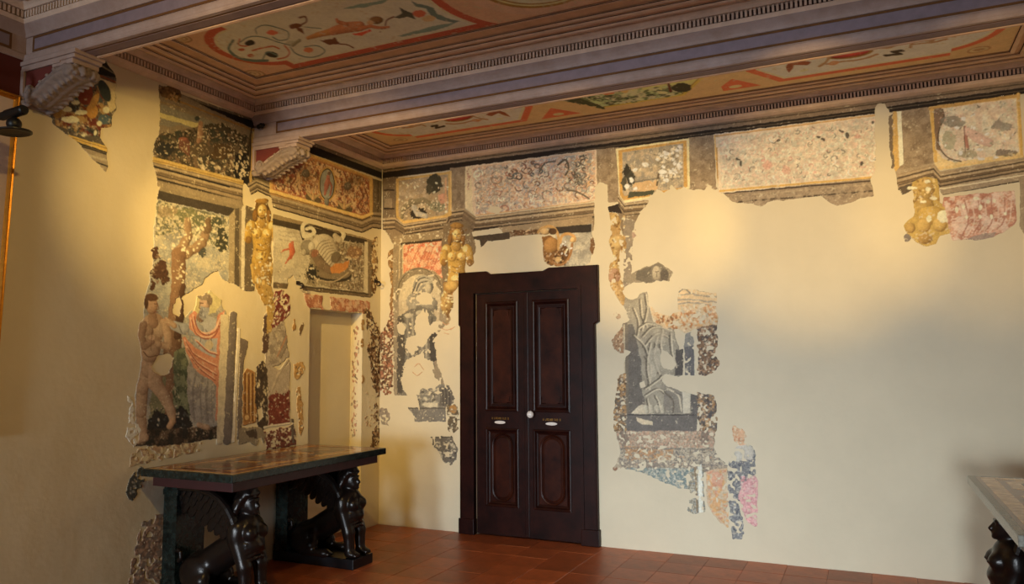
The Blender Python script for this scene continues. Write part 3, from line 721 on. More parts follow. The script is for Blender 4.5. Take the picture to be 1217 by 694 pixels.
def table(name, label, y0, y1, xa, xb, sup, slabmat, fields, dx=0.):
    """built in local coordinates: x from the wall into the room, y along the wall"""
    t = empty(name, (0, 0, 0)); tag(t, label, 'table', 'marble topped console tables on winged sphinxes')
    top = obj('marble_slab', box(BM(), xa, xb, y0, y1, .866, .9155, .006), slabmat, t)
    def plate(n, pts, m, z=.9168): obj(n, prism(BM(), pts, 2, .914, z), m, top)
    a, b, c, d = xa+.035, xb-.035, y0+.04, y1-.04
    def rect(x0, x1, z0, z1): return [(x0, z0), (x1, z0), (x1, z1), (x0, z1)]
    plate('inlay_field', rect(a, b, c, d), fields[0], .9162)
    bw = .075
    for r in (rect(a+.02, a+.02+bw, c+.02, d-.02), rect(b-.02-bw, b-.02, c+.02, d-.02), rect(a+.02+bw+.004, b-.024-bw, c+.02, c+.02+bw), rect(a+.024+bw, b-.024-bw, d-.02-bw, d-.02)): plate('inlay_border', r, fields[1])
    xm, ym = (a+b)/2, (c+d)/2; h = (b-a)/2-.13
    def octo(x, y, rx, ry, k=.35): return [(x-rx, y-ry*(1-k)), (x-rx*(1-k), y-ry), (x+rx*(1-k), y-ry), (x+rx, y-ry*(1-k)), (x+rx, y+ry*(1-k)), (x+rx*(1-k), y+ry), (x-rx*(1-k), y+ry), (x-rx, y+ry*(1-k))]
    for yy, ry in ((ym, .24), (ym-.52, .2), (ym+.52, .2)):
        plate('inlay_cartouche', octo(xm, yy, h, ry), fields[1]); plate('inlay_medallion', octo(xm, yy, h*.72, ry*.72, .5), fields[2], .9176)
        plate('inlay_lozenge', [(xm-h*.4, yy), (xm, yy-ry*.45), (xm+h*.4, yy), (xm, yy+ry*.45)], fields[1], .9184)
    for yy in (ym-.28, ym+.28):
        for xx in (xm-h*.6, xm+h*.6): plate('inlay_roundel', [(xx+.05*math.cos(q), yy+.05*math.sin(q)) for q in np.linspace(0, 2*math.pi, 13)[:-1]], fields[2], .9176)
    obj('apron', box(BM(), xa+.055, xb-.05, y0+.055, y1-.05, .80, .868, .003), M['maroon'], t)
    for yc in sup:
        p = obj('plinth', box(BM(), .012, .825+dx, yc-.13, yc+.13, 0, .078, .006), M['blackstone'], t)
        bm = BM(); box(bm, .03, .155, yc-.125, yc+.125, .078, .80); pil = obj('support_slab', bm, M['verde'], t)
        bm = BM(); box(bm, .02, .166, yc-.13, yc+.13, .70, .745, .008)
        obj('slab_moulding', bm, M['verde'], pil); obj('slab_base', box(BM(), .02, .166, yc-.13, yc+.13, .078, .13, .008), M['verde'], pil)
        s_ = link('sphinx', BODY, None, t); s_.location = (dx, yc, 0)
        for s in (-1, 1):
            w = link('wing', WING, None, s_); w.matrix_parent_inverse = Matrix.Identity(4)
            w.location = (0, s*.082, 0); w.scale = (1, 1 if s < 0 else -1, 1); w.rotation_euler = (0, 0, 0)
    return t
t1 = table('console_table', 'long table with green edged inlaid yellow marble top against the frescoed left wall', -2.886, -1.219, .105, .922, (-1.385, -2.50), M['verde'], (M['yellow'], M['brownmarble'], M['greymarble']))
t2 = table('console_table', 'grey edged marble table on a black sphinx at the right edge of the photo', -2.886, -1.175, .02, .81, (-2.676, -1.561), M['greymarble'], (M['brownmarble'], M['yellow'], M['greymarble']), -.045)
t2.rotation_euler = (0, 0, math.pi); t2.location = (W-.012, -1.175-2.886, 0)
# ------------------------------------------------------------------ things on the walls
pic = empty('framed_picture', (0, -3.748, 3.212)); tag(pic, 'large pale picture in a narrow gold frame at the left edge', 'picture')
y0, y1, z0, z1 = -5.35, -3.748, 1.2, 3.212
bm = BM(); R = [[bm.verts.new((x, *c)) for c in ((y0+e, z0+e), (y1-e, z0+e), (y1-e, z1-e), (y0+e, z1-e))] for e, x in ((0, .003), (0, .022), (.008, .032), (.016, .028), (.024, .032), (.032, .024), (.036, .014))]
for A, B in zip(R, R[1:]):
    for k in range(4): bm.faces.new((A[k], A[(k+1) % 4], B[(k+1) % 4], B[k]))
obj('gold_frame', bm, M['gold'], pic); obj('picture_sheet', box(BM(), .003, .015, y0+.03, y1-.03, z0+.03, z1-.03), M['canvas'], pic)
pic.rotation_euler = (math.radians(-1.5), 0, 0)      # hangs slightly askew

lamp = empty('wall_spotlight', (0, -4.05, 3.3)); tag(lamp, 'black adjustable spotlight on an arm in front of the gold framed picture', 'lamp')
bm = BM(); lathe(bm, (0, -4.05, 3.3), (1, 0, 0), [(.045, 0), (.045, .015), (.02, .022)], 18)
tube(bm, [(.015, -4.05, 3.3), (.10, -4.05, 3.3), (.14, -4.05, 3.27), (.17, -4.05, 3.02), (.20, -4.05, 2.96), (.24, -4.05, 2.945), (.40, -4.05, 2.945)], .018, 10); obj('arm', bm, M['black'], lamp, True)
obj('head', lathe(BM(), (.36, -4.05, 2.944), (1, 0, .05), [(.018, 0), (.023, .01), (.023, .05), (.027, .055), (.027, .19), (.022, .20)], 20), M['black'], lamp)
bm = BM(); bmesh.ops.create_uvsphere(bm, u_segments=18, v_segments=12, radius=.037, matrix=Matrix.Translation((.476, -4.05, 2.888))); tube(bm, [(.476, -4.05, 2.93), (.476, -4.05, 2.85)], .014, 10); obj('swivel', bm, M['black'], lamp, True)
obj('shade', lathe(BM(), (.472, -4.05, 2.862), (.06, .05, -1), [(.03, 0), (.05, .006), (.088, .014), (.088, .020), (.078, .024), (.04, .018)], 28), M['black'], lamp)
sl = empty('small_spotlight', (.09, -1.86, 3.55)); tag(sl, 'tiny black spotlight on the beam above the white bracket nearer the door', 'lamp')
obj('head', lathe(BM(), (.082, -1.872, 3.545), (1, -.15, .12), [(.010, 0), (.020, .008), (.022, .05), (.014, .055), (.012, .075)], 16), M['black'], sl)
obj('mounting_stem', tube(BM(), [(.10, -1.83, 3.56), (.10, -1.872, 3.552)], .008, 8), M['black'], sl)
obj('cable', tube(BM(), [(.085, -1.872, 3.545), (.05, -1.87, 3.552), (.012, -1.872, 3.55), (.008, -1.872, 3.50), (.008, -1.872, 3.19)], .0045, 6), M['black'], sl)
for y, z, lab in ((-1.262, 2.315, 'small dark iron hook on the plaster to the left of the blind doorway'), (-.096, 2.44, 'small dark iron hook on the plaster in the room corner')):
    h = empty('iron_hook', (0, y, z)); tag(h, lab, 'hook', 'iron hooks on the left wall')
    obj('plate', box(BM(), 0, .012, y-.022, y+.022, z-.012, z+.020, .003), M['iron'], h)
    obj('hook_arm', tube(BM(), [(.008, y, z), (.05, y, z-.004), (.066, y, z-.022), (.058, y, z-.04), (.03, y, z-.045)], [.009, .009, .009, .008, .006], 8), M['iron'], h)
# ------------------------------------------------------------------ frescoes of the left wall
L = Canvas(pixel_matrix((0, 0, 0), (0, -1, 0), (0, 0, 1)), 0, 3.75, .0, 3.66, .0025)
L.tp = .8
CR = (214, 180, 122); CR2 = (226, 194, 138)
def cornice(c, top, bot, dark=(62, 44, 26), base=(140, 108, 66), lite=(168, 134, 84)):
    """painted entablature between two polylines given left to right"""
    top = np.array(top, float).reshape(-1, 2); bot = np.array(bot, float).reshape(-1, 2)
    c.poly(np.vstack([top, bot[::-1]]), base, r=.4)
    for f, w, col in ((.13, 1.6, lite), (.27, 1.5, dark), (.42, 2.2, lite), (.58, 2.2, (112, 84, 50)), (.70, 1.2, dark), (.82, 1.4, (156, 124, 78)), (.97, 1.8, dark)):
        c.line(top*(1-f)+bot*f, col, w, .95)
# -- fragment beside the near bracket
L.pl = lin((178, 130, 76))
L.region(1, 'fresco_fragment', 'dark figured fresco fragment under the near bracket')
f1 = [50,95, 118,60, 137,90, 138,129, 133,140, 132,151.5, 120,152, 119.6,165, 127.7,177, 127.7,206, 120,198, 110.5,191, 104.5,184, 96,172, 80,161, 68,151, 62,145, 54,124]
L.poly(f1, (78, 58, 38), r=1.0)
L.poly([114,60, 138,75, 137,92, 114,88], (34, 26, 18)); L.line([114,75, 138,89], (110, 84, 50), 1.5); L.line([114,68, 138,80], (84, 64, 40), 1.5)
L.line([115,88.5, 138,98], (120, 52, 20), 2)
L.poly([115,92, 137,99, 137,128, 131,134, 126,118, 118,104], (172, 132, 76), r=1)
L.mottle([60,100, 116,92, 126,118, 132,150, 118,163, 96,160, 66,148], [(40, 32, 24), (120, 62, 22), (60, 62, 50), (150, 100, 44), (96, 28, 14)], 16, .52)
L.ell(101, 112, 9, 13, (104, 34, 16)); L.ell(109, 132, 7, 9, (160, 96, 26)); L.ell(112, 120, 4, 10, (150, 92, 30), rot=.5); L.ell(124, 108, 6, 14, (44, 42, 32), rot=-.4)
L.ell(124, 142, 8, 6, (66, 70, 62)); L.ell(68, 134, 5, 7, (140, 86, 24))
for q in ((79, 130, 6.5, 3.2), (96, 134, 7, 2.8), (83, 142, 11, 4.2), (89, 122, 5, 3), (126, 131, 4, 4), (118, 147, 3, 3), (100, 160, 4, 2), (113, 158, 2, 3)): L.ell(*q, (196, 152, 96), r=1)
L.dabs([66,146, 118,150, 119,164, 90,162], 40, [(180, 140, 90), (40, 34, 26), (120, 90, 60)], .6, 1.6, seed=3)
L.poly([80,160, 128,174.5, 128,181, 88,167], (176, 122, 40), r=.4); L.line([84,163.5, 128,177], (120, 76, 24), 1); L.poly([90,170, 128,182, 128,206, 104,184], (128, 96, 62), r=.5)
for a in ((94,171, 128,182), (97,174, 128,184), (110,191.5, 128,198)): L.line(a, (40, 30, 22), 1.6)
L.line([103,184, 128,191], (152, 118, 78), 3)
L.only(f1, 1.6)
# -- hunting frieze
L.pl = lin((214, 172, 102))
L.region(2, 'painted_cornice', 'dark painted bands under the stucco cornice')
L.poly([189,103, 300,141, 300,158, 189,118], (122, 98, 64), r=.2); L.poly([216,113.5, 302,143.5, 302,153, 216,123], (32, 26, 20), r=.2); L.line([189,106, 302,143], (104, 82, 52), 2)
L.poly([304,142, 400,176, 456,200, 456,214, 400,194, 364,180, 304,156], (122, 96, 60), r=.2); L.poly([304,148, 365,171, 456,206, 456,213, 365,181, 304,158], (36, 27, 18), r=.2)
L.region(3, 'hunt_frieze', 'hunting scene frieze with many pale pick marks')
f3 = [189,100, 214,112, 301,154, 299,217, 288,219, 262,213, 182,192, 181,178, 188,166, 190,136]
L.poly(f3, (132, 104, 66), r=.8)
L.poly([191,124, 240,140, 296,164, 298,200, 262,160, 230,150, 190,150], (126, 108, 76), r=1.5)
L.poly([190,134, 236,147, 236,153, 190,140], (190, 160, 84), r=.7)
L.poly([182,178, 188,160, 214,156, 236,150, 262,146, 298,166, 298,216, 262,208, 182,190], (72, 56, 34), r=2.5)
L.mottle([182,178, 190,160, 236,150, 298,164, 298,216, 262,208, 182,190], [(44, 36, 24), (104, 80, 48), (62, 58, 38), (120, 86, 50)], 16, .53)
L.ell(290, 200, 14, 20, (34, 27, 19), r=3); L.ell(196, 178, 12, 8, (52, 46, 34), r=2); L.ell(262, 180, 16, 9, (86, 58, 28), r=2); L.ell(240, 178, 14, 6, (94, 70, 40), r=2)
L.poly([212,164, 222,163, 225,168, 226,188, 220,182, 212,176], (120, 68, 42), r=.8); L.ell(217, 165, 5, 2.2, (150, 80, 48))
L.limb([238,150,3, 238,160,4, 236,168,3], (176, 120, 72), (90, 50, 26)); L.ell(238, 147, 3, 3, (150, 100, 60)); L.ell(234, 141, 3, 3, (60, 58, 42))
L.dabs([182,190, 186,166, 214,158, 262,146, 298,166, 298,216, 262,208], 190, [CR, (206, 170, 110), (176, 138, 86), (160, 124, 78)], .5, 1.3, 2.2, seed=5, mask=False)
L.dabs([230,190, 298,180, 298,216, 262,208, 226,198], 42, [CR, (200, 164, 106)], 1.0, 2.2, 2.0, ang=1.1, seed=6)
L.dabs([262,146, 298,166, 298,216, 270,208], 120, [(30, 26, 20), (60, 48, 30), CR], .5, 1.3, seed=8)
L.ell(202, 110, 14, 8, (104, 68, 26), r=2, rot=.35); L.dabs([190,101, 214,112, 216,122, 190,116], 40, [(176, 124, 54), (60, 38, 18), (140, 90, 36)], .8, 2, seed=9)
L.line([214,121, 302,155.5], (150, 102, 40), 2.2, mask=True); L.line([190,121, 214,128], (150, 110, 50), 1)
L.line([298.5,160, 297.5,218], (176, 128, 52), 3, mask=True); L.line([296.5,160, 295.5,216], (60, 40, 22), 1)
L.poly([181,186, 289,214.5, 289,220, 181,192], (196, 148, 60), r=.3); L.line([181,190, 289,218], (150, 104, 36), 1)
L.region(4, 'painted_entablature', 'grey painted entablature with ochre line')
cornice(L, [181,192, 288,219.5], [187,214, 288,240], dark=(58, 44, 30))
L.line([183,198, 272,222], (40, 32, 24), 2); L.line([184,211, 250,229], (52, 42, 30), 1.2)
# pilaster and capital under the far bracket
L.poly([301,196, 322,205, 323,228, 301,222], (112, 86, 50), r=.3)
cornice(L, [294,218, 304,213, 329,223], [298,232, 306,227, 329,238])
cornice(L, [321,223, 430,256, 443,251, 456,252], [324,247, 430,277, 443,271, 456,273])
L.poly([442,212, 456,216, 456,252, 442,252], (110, 84, 48), r=.2); L.line([449,215, 449,252], (90, 66, 38), 1.5); L.line([442,214, 442,254], (150, 112, 54), 1.5)
# -- orange frieze panel
L.region(5, 'grotesque_frieze', 'orange frieze panel with an oval medallion')
f5 = [321,180, 340,172, 364,181, 443,211, 443,256, 430,261, 321,231]
L.poly(f5, (196, 132, 54), r=.3); L.poly([324,186, 366,186, 439,213, 439,254, 428,256, 324,226], (180, 104, 46), r=.4)
P5 = [325,188, 366,188, 438,214, 438,252, 426,254, 325,224]
L.mottle(P5, [(150, 60, 34), (206, 140, 66), (128, 62, 36), (212, 158, 92)], 16, .54, seed=3); L.mottle(P5, [(112, 70, 34), (216, 166, 100)], 8, .6, seed=9)
L.dabs(P5, 300, [(222, 176, 112), (150, 64, 40), (112, 74, 38), (200, 120, 60)], .5, 1.3, 2, seed=12)
for x, y in ((363, 206), (413, 221)): L.ell(x, y, 5, 5, (104, 92, 66), r=.8, dk=(70, 56, 38)); L.ell(x, y, 8, 10, (112, 72, 34), .35)
for x, y in ((372, 236), (409, 247)): L.ell(x, y, 10, 4.5, (100, 74, 40), rot=.28, r=.8); L.limb([x-8,y-8,1.2, x,y,2.2, x+8,y-5,1.2], (196, 150, 80), (100, 66, 30)); L.limb([x,y-12,1, x,y,1.6], (206, 150, 80), (120, 70, 30))
for x in (347, 352, 383, 398, 427, 433): L.curve([x,200+.28*(x-347), x+4,212+.28*(x-347), x-2,222+.28*(x-347), x+3,230+.28*(x-347)], (128, 62, 34) if x % 2 else (214, 156, 88), 1.8, .8)
L.ell(388.5, 219, 10.5, 21, (196, 138, 56)); L.ell(388.5, 219, 9, 19, (70, 52, 34)); L.ell(388.5, 219, 8, 17.5, (150, 138, 106), r=.3)
L.limb([390,210,2.2, 388,219,3, 386,231,1.4], (190, 104, 70), (120, 58, 36)); L.ell(391, 206, 2.2, 2.4, (120, 84, 56)); L.limb([390,213,1.2, 394,222,1, 392,232,1], (176, 92, 60), (110, 52, 34)); L.ell(388, 240, 3, 5, (130, 118, 90), dk=(80, 66, 44))
L.ell(423, 213, 10, 6, (90, 66, 34), .5, r=2)
L.line([321,184, 321,229], (204, 146, 60), 2); L.line([364,181.5, 443,211], (206, 152, 62), 2); L.line([440.5,212, 440.5,257], (206, 152, 62), 2.5); L.line([321,226.5, 430,258, 442,254], (220, 168, 76), 3.4)
L.line([321,229.5, 430,261, 443,256], (110, 76, 34), 1)
# -- large landscape with two men
L.pl = lin((214, 172, 104))
L.region(6, 'painted_frame', 'grey painted architectural frame')
L.poly([190,221, 288,238, 291,262, 291,348, 270,348, 270,258, 186,236], (138, 110, 70), r=.7)
L.poly([188,226.5, 279,248, 272,257, 186.5,237], (66, 52, 36), r=.4); L.poly([279,248, 284,247, 284,346, 277,346], (92, 72, 46), r=.3); L.poly([272,257, 279,249, 278,346, 272,340], (158, 128, 82), r=.3)
L.poly([287,244, 291.5,245, 290,346, 286,346], (204, 174, 122), r=.2); L.poly([291.5,244, 304,248, 302,346, 290,346], (104, 80, 50), r=.4)
L.poly([186,214, 288,240, 288,246, 186,221], (146, 116, 74), r=.4)
L.region(7, 'landscape_scene', 'landscape with a nude man and a robed old man')
f7 = [187,237, 272,257, 272,330, 262,360, 268,372, 270,376, 262,500, 262,506, 257,521, 196,529, 170,529, 158,528, 161,500, 160,470, 166,440, 168,420, 168,395, 173,350, 180,318, 182,300, 183,270]
L.poly(f7, (148, 134, 106), r=1.2)
L.mottle(f7, [(172, 154, 118), (136, 120, 94), (182, 156, 110)], 40, .5, .8, seed=2)
sky = [186,240, 270,259, 270,325, 220,345, 183,330]
L.mottle([186,238, 272,258, 271,300, 252,290, 222,276, 184,280], [(108, 96, 58), (186, 160, 108), (84, 78, 50)], 8, .53, .85, seed=6)
L.ell(222, 254, 14, 7, (106, 98, 52), .8, r=3); L.ell(240, 262, 12, 6, (92, 88, 50), .8, r=3); L.ell(198, 252, 12, 7, (146, 112, 68), .7, r=3)
L.ell(264, 285, 7, 14, (62, 56, 36), r=3); L.ell(256, 263, 8, 6, (74, 70, 44), r=3); L.ell(241, 300, 5, 6, (70, 66, 52), r=2.5)
L.dabs(sky, 200, [CR, (204, 176, 122), (190, 160, 112), (176, 150, 110)], .6, 1.6, 1.8, seed=21)
L.dabs([186,240, 270,259, 270,300, 200,280], 130, [CR, (196, 164, 112), (90, 84, 54), (120, 110, 66)], .5, 1.3, 2, seed=22)
# trunk and limbs
T, TD = (158, 116, 72), (92, 60, 34)
L.limb([222,262,3.5, 224,280,5, 213,300,7.5], T, TD, r=1); L.limb([246,272,5, 240,289,5.5, 224,300,6, 213,306,7], T, TD, r=1)
L.limb([248,262,3, 246,273,5], (122, 88, 52), (80, 54, 30), r=1); L.limb([212,302,8.5, 212,330,8, 210,356,8, 207,380,8.5, 204,420,11, 203,460,12, 203,495,12], (144, 98, 58), (86, 52, 30), r=1.2)
L.limb([217,340,3, 214,376,5, 210,400,4], (92, 58, 34), (66, 40, 22), r=1)
L.erase([209,355, 214,352, 215,362, 212,376, 204,372], 1.5)
L.dabs([204,285, 246,265, 246,290, 220,305, 218,345, 206,345], 34, [CR2], .8, 2, 1.6, seed=24)
for q in ((184, 302, 4, 7), (190, 322, 10, 11), (196, 334, 5, 5), (180, 338, 3, 8)): L.ell(*q, (84, 50, 30), r=3.5)
L.dabs([181,298, 200,312, 200,340, 180,336], 30, [(120, 80, 50), (60, 36, 22)], .8, 1.8, seed=25)
# greenery and ground
L.poly([206,418, 220,412, 224,450, 226,506, 206,506, 206,470], (98, 96, 58), r=2); L.mottle([206,418, 220,412, 226,506, 206,506], [(70, 74, 44), (132, 126, 76)], 16, .52, seed=4)
L.poly([182,450, 196,448, 196,500, 176,500], (126, 112, 66), r=2)
L.poly([176,498, 186,486, 206,496, 214,482, 224,492, 228,508, 176,512], (54, 46, 34), r=2)
L.dabs([176,486, 226,478, 228,506, 176,506], 60, [(40, 36, 28), (88, 80, 60), (200, 168, 120)], .6, 1.6, seed=26)
L.poly([156,529, 172,512, 196,508, 222,510, 240,511, 262,505, 258,521, 230,525, 196,531], (74, 54, 34), r=1.2)
L.mottle([160,528, 175,511, 262,506, 257,521, 196,529], [(58, 44, 28), (110, 80, 50), (50, 44, 30)], 16, .52, seed=7)
# nude man
F, FD = (196, 148, 96), (118, 74, 42)
L.limb([170,520,5, 167,490,6.5, 169,462,7, 176,440,9, 178,424,9], F, FD, r=.5); L.limb([158,526,3, 172,520,5], F, FD)
L.limb([184,440,9, 184,456,8.5, 194,470,7, 203,488,5.5, 205,500,4], F, FD, r=.5); L.limb([205,500,3.5, 201,507,3.5], (206, 150, 90), FD)
L.limb([182,386,14, 180,402,12.5, 178,420,11], F, FD, r=.5); L.ell(188, 392, 9, 9, (204, 158, 104), .9, dk=(150, 104, 62), r=.4); L.ell(175, 393, 7, 8, (186, 138, 88), .9, dk=(130, 88, 52), r=.4)
L.limb([195,384,5.5, 199,398,5, 200,412,4.5], F, FD); L.limb([200,412,4.5, 188,409,4, 178,402,3.5], F, FD); L.limb([170,386,5, 168,398,4.5, 171,412,4, 180,406,3.5], (176, 128, 82), FD)
L.ell(180, 401, 4, 3.5, (202, 152, 100)); L.curve([170,418, 176,424, 186,422], FD, 1.2); L.curve([181,386, 180,400, 179,416], FD, .9, .7)
L.limb([181,376,5, 182,384,6], (176, 126, 80), FD); L.ell(180, 363, 7, 10.5, (190, 138, 90), dk=(122, 78, 46), r=.3); L.ell(180, 353.5, 8, 4.5, (98, 60, 34), r=.8); L.ell(173.5, 360, 2.5, 7, (92, 58, 34), r=.6)
L.line([183,361, 187,361], (96, 58, 36), 1); L.line([187,362, 188.5,367, 186,368], (120, 76, 48), .9); L.line([183,371, 187,371], (130, 66, 46), 1); L.limb([201,384,3, 206,390,2.2, 196,380,2], (196, 140, 90), FD)
L.erase([188,422, 199,419, 206,424, 204,436, 200,444, 192,447, 184,443, 180,436], 1.5)
# robed old man
RB, RD, RL = (204, 120, 74), (156, 74, 44), (226, 164, 112)
L.ell(243, 360, 19, 14, (206, 174, 92), .75, r=1.5)
L.poly([222,440, 232,400, 258,400, 258,460, 257,503, 238,507, 228,500, 222,470], (158, 138, 108), r=1); L.mottle([222,440, 232,420, 258,440, 257,503, 228,500], [(178, 156, 120), (132, 114, 90)], 16, .5, .7, seed=11)
for x, w_ in ((230, 2.4), (239, 1.6), (246, 2.6), (252, 1.4)): L.curve([x+3,440, x-1,470, x+1,502], (126, 108, 84), w_, .6)
L.poly([226,385, 236,372, 262,380, 259,425, 254,430, 232,410], (166, 150, 124), r=.8); L.limb([234,392,8, 218,391,7, 207,387,5.5], (172, 158, 132), (116, 102, 84)); L.limb([207,387,3.2, 199,381,2.6], F, FD); L.line([200,381, 196,377], F, 1.6); L.line([200,383, 195,383], F, 1.4)
for a in ((232,395, 238,402, 236,412), (244,392, 250,402, 252,415), (212,386, 216,396)): L.curve(a, (112, 98, 80), 1.3, .8)
L.ell(248, 410, 5, 6, (200, 160, 96), .7, r=1)
L.poly([224,376, 230,369, 234,372, 232,384, 238,396, 248,398, 256,390, 258,374, 266,369, 267,392, 262,430, 262,498, 256,500, 257,460, 252,452, 240,446, 230,438, 222,420, 216,402, 220,400, 230,412, 244,420, 256,426, 258,402, 246,402, 232,398, 225,390], RB, r=.7)
for a in ((226,378, 230,392, 240,400, 252,398, 260,384), (229,374, 233,388, 242,396, 254,392, 262,376), (219,404, 228,418, 244,428, 256,434), (221,412, 232,428, 246,438, 256,444), (226,424, 238,438, 254,450), (232,404, 246,416, 257,420)):
    L.curve(a, RL, 2, .85); L.curve(np.array(a)+np.tile([1.5, 2.2], len(a)//2), RD, 1.6, .85)
L.line([263,374, 261,430, 260,498], RD, 2); L.line([265.5,372, 264,410], RL, 1.2)
L.limb([240,372,4, 238,378,5], (140, 100, 70), (90, 62, 42)); L.ell(243, 361, 6.5, 9, (196, 148, 104), dk=(120, 82, 54), r=.3); L.poly([238,364, 249,366, 248,372, 242,381, 236,376], (146, 132, 112), r=.8)
L.ell(243, 353, 8, 4, (140, 112, 78), r=1); L.ell(249, 357, 3.5, 6, (126, 96, 64), r=.8); L.line([237,360, 241,360.5], (80, 52, 36), 1); L.line([237.5,361, 236.2,366, 238.5,367], (110, 72, 48), .9); L.dabs([236,366, 249,366, 247,376, 238,380], 14, [(176, 162, 140), (110, 98, 84)], .6, 1.3, 2.5, 1.4, seed=30)
L.limb([236,505,3, 246,508,3.5], F, FD)
# losses in the plaster
L.erase([222,348, 240,338, 250,326, 258,322, 262,330, 270,334, 291,346, 294,352, 300,346, 330,372, 320,400, 300,410, 280,380, 268,370, 266,360, 258,352, 250,346, 236,352, 226,372, 220,380, 217,356], 2.5)
L.region(8, 'painted_pilaster', 'grey painted pilaster strips')
L.limb([277,374,4.3, 273,450,4.8, 270,524,5], (122, 100, 76), (104, 84, 62), r=.6)
L.poly([262,374, 272,374, 265,528, 257,528], (202, 170, 114), r=.8); L.poly([285,400, 295,406, 289,432, 288,470, 287,520, 281,522, 284,450], (116, 92, 66), r=1.2); L.poly([282,390, 285.5,390, 279,526, 275,526], (216, 186, 134), r=.4)
L.region(9, 'painted_niche', 'broken fresco of columns and red panels')
L.pl = lin((214, 174, 112))
L.poly([289,444, 293,438, 303,442, 305,502, 288,506], (166, 104, 40), r=.8)
for x in (291, 295.5, 300): L.line([x,444, x,500], (112, 64, 22), 1.6); L.line([x+2,444, x+2,500], (204, 146, 70), 1)
L.ell(293, 496, 4.5, 5, (150, 92, 36)); L.ell(293, 496, 2.5, 3, (206, 150, 76)); L.line([286,507, 312,503], (90, 66, 42), 2.2)
L.poly([304,436, 312,428, 318,438, 319,506, 311,512, 304,502], (74, 54, 36), r=1.5); L.dabs([304,436, 318,430, 318,506, 304,502], 70, [CR, (50, 40, 30), (190, 154, 100), (120, 90, 56)], .6, 1.8, 2.2, 1.4, seed=31); L.erase([305,486, 311,484, 313,496, 307,502], 1)
L.poly([313,374, 322,368, 330,384, 338,382, 343,424, 336,430, 319,440, 314,436, 316,410, 312,400], (166, 138, 102), r=1.5); L.poly([313,376, 322,372, 318,418, 312,420], (92, 62, 42), r=1.4); L.mottle([318,384, 340,384, 343,424, 318,436], [(188, 158, 116), (140, 114, 84)], 16, .5, seed=14)
L.line([329,424, 340,400], (190, 120, 70), 1.6, .8); L.line([333,426, 343,408], (120, 96, 70), 1.2, .8)
L.poly([318,436, 336,440, 344,428, 345,504, 318,508], (172, 142, 104), r=1); L.poly([319,472, 326,466, 338,470, 344,462, 344,503, 319,506], (118, 46, 28), r=1.6); L.dabs([318,464, 344,462, 344,503, 319,506], 60, [CR, (150, 70, 44), (84, 32, 20)], .5, 1.3, seed=33)
L.limb([322,466,1.4, 330,446,1.6, 342,428,1.4], (188, 156, 112), (130, 104, 76))
L.line([314,508, 345,503], (222, 190, 138), 3); L.poly([314,512, 350,506, 352,530, 316,534], (118, 54, 38), r=2.2); L.dabs([314,512, 350,506, 352,530, 316,534], 90, [CR, CR2, (80, 36, 26)], .7, 1.8, seed=34)
L.poly([283,512, 292,508, 310,509, 316,516, 313,528, 308,520, 304,530, 296,526, 284,530], (140, 114, 78), r=1.8); L.poly([292,512, 304,510, 306,522, 296,520], (84, 62, 42), r=1)
L.region(10, 'gold_ornament', 'ochre ornament beside the blind doorway')
L.poly([347,380, 350,378, 352,390, 348,394], (168, 112, 44), r=1); L.poly([355,392, 360,382, 362,386, 357,400], (120, 84, 44), r=1)
L.poly([348,432, 360,430, 362,440, 356,450, 352,452, 349,448], (190, 132, 56), r=1.6); L.poly([352,462, 357,458, 360,490, 361,512, 356,520, 353,500], (182, 124, 52), r=1.8); L.dabs([349,430, 361,430, 361,514, 352,514], 50, [(110, 70, 28), CR, (206, 154, 80)], .6, 1.5, 2, seed=35); L.limb([347,500,1.8, 348,526,1.6], (100, 80, 60), (80, 60, 44), r=1)
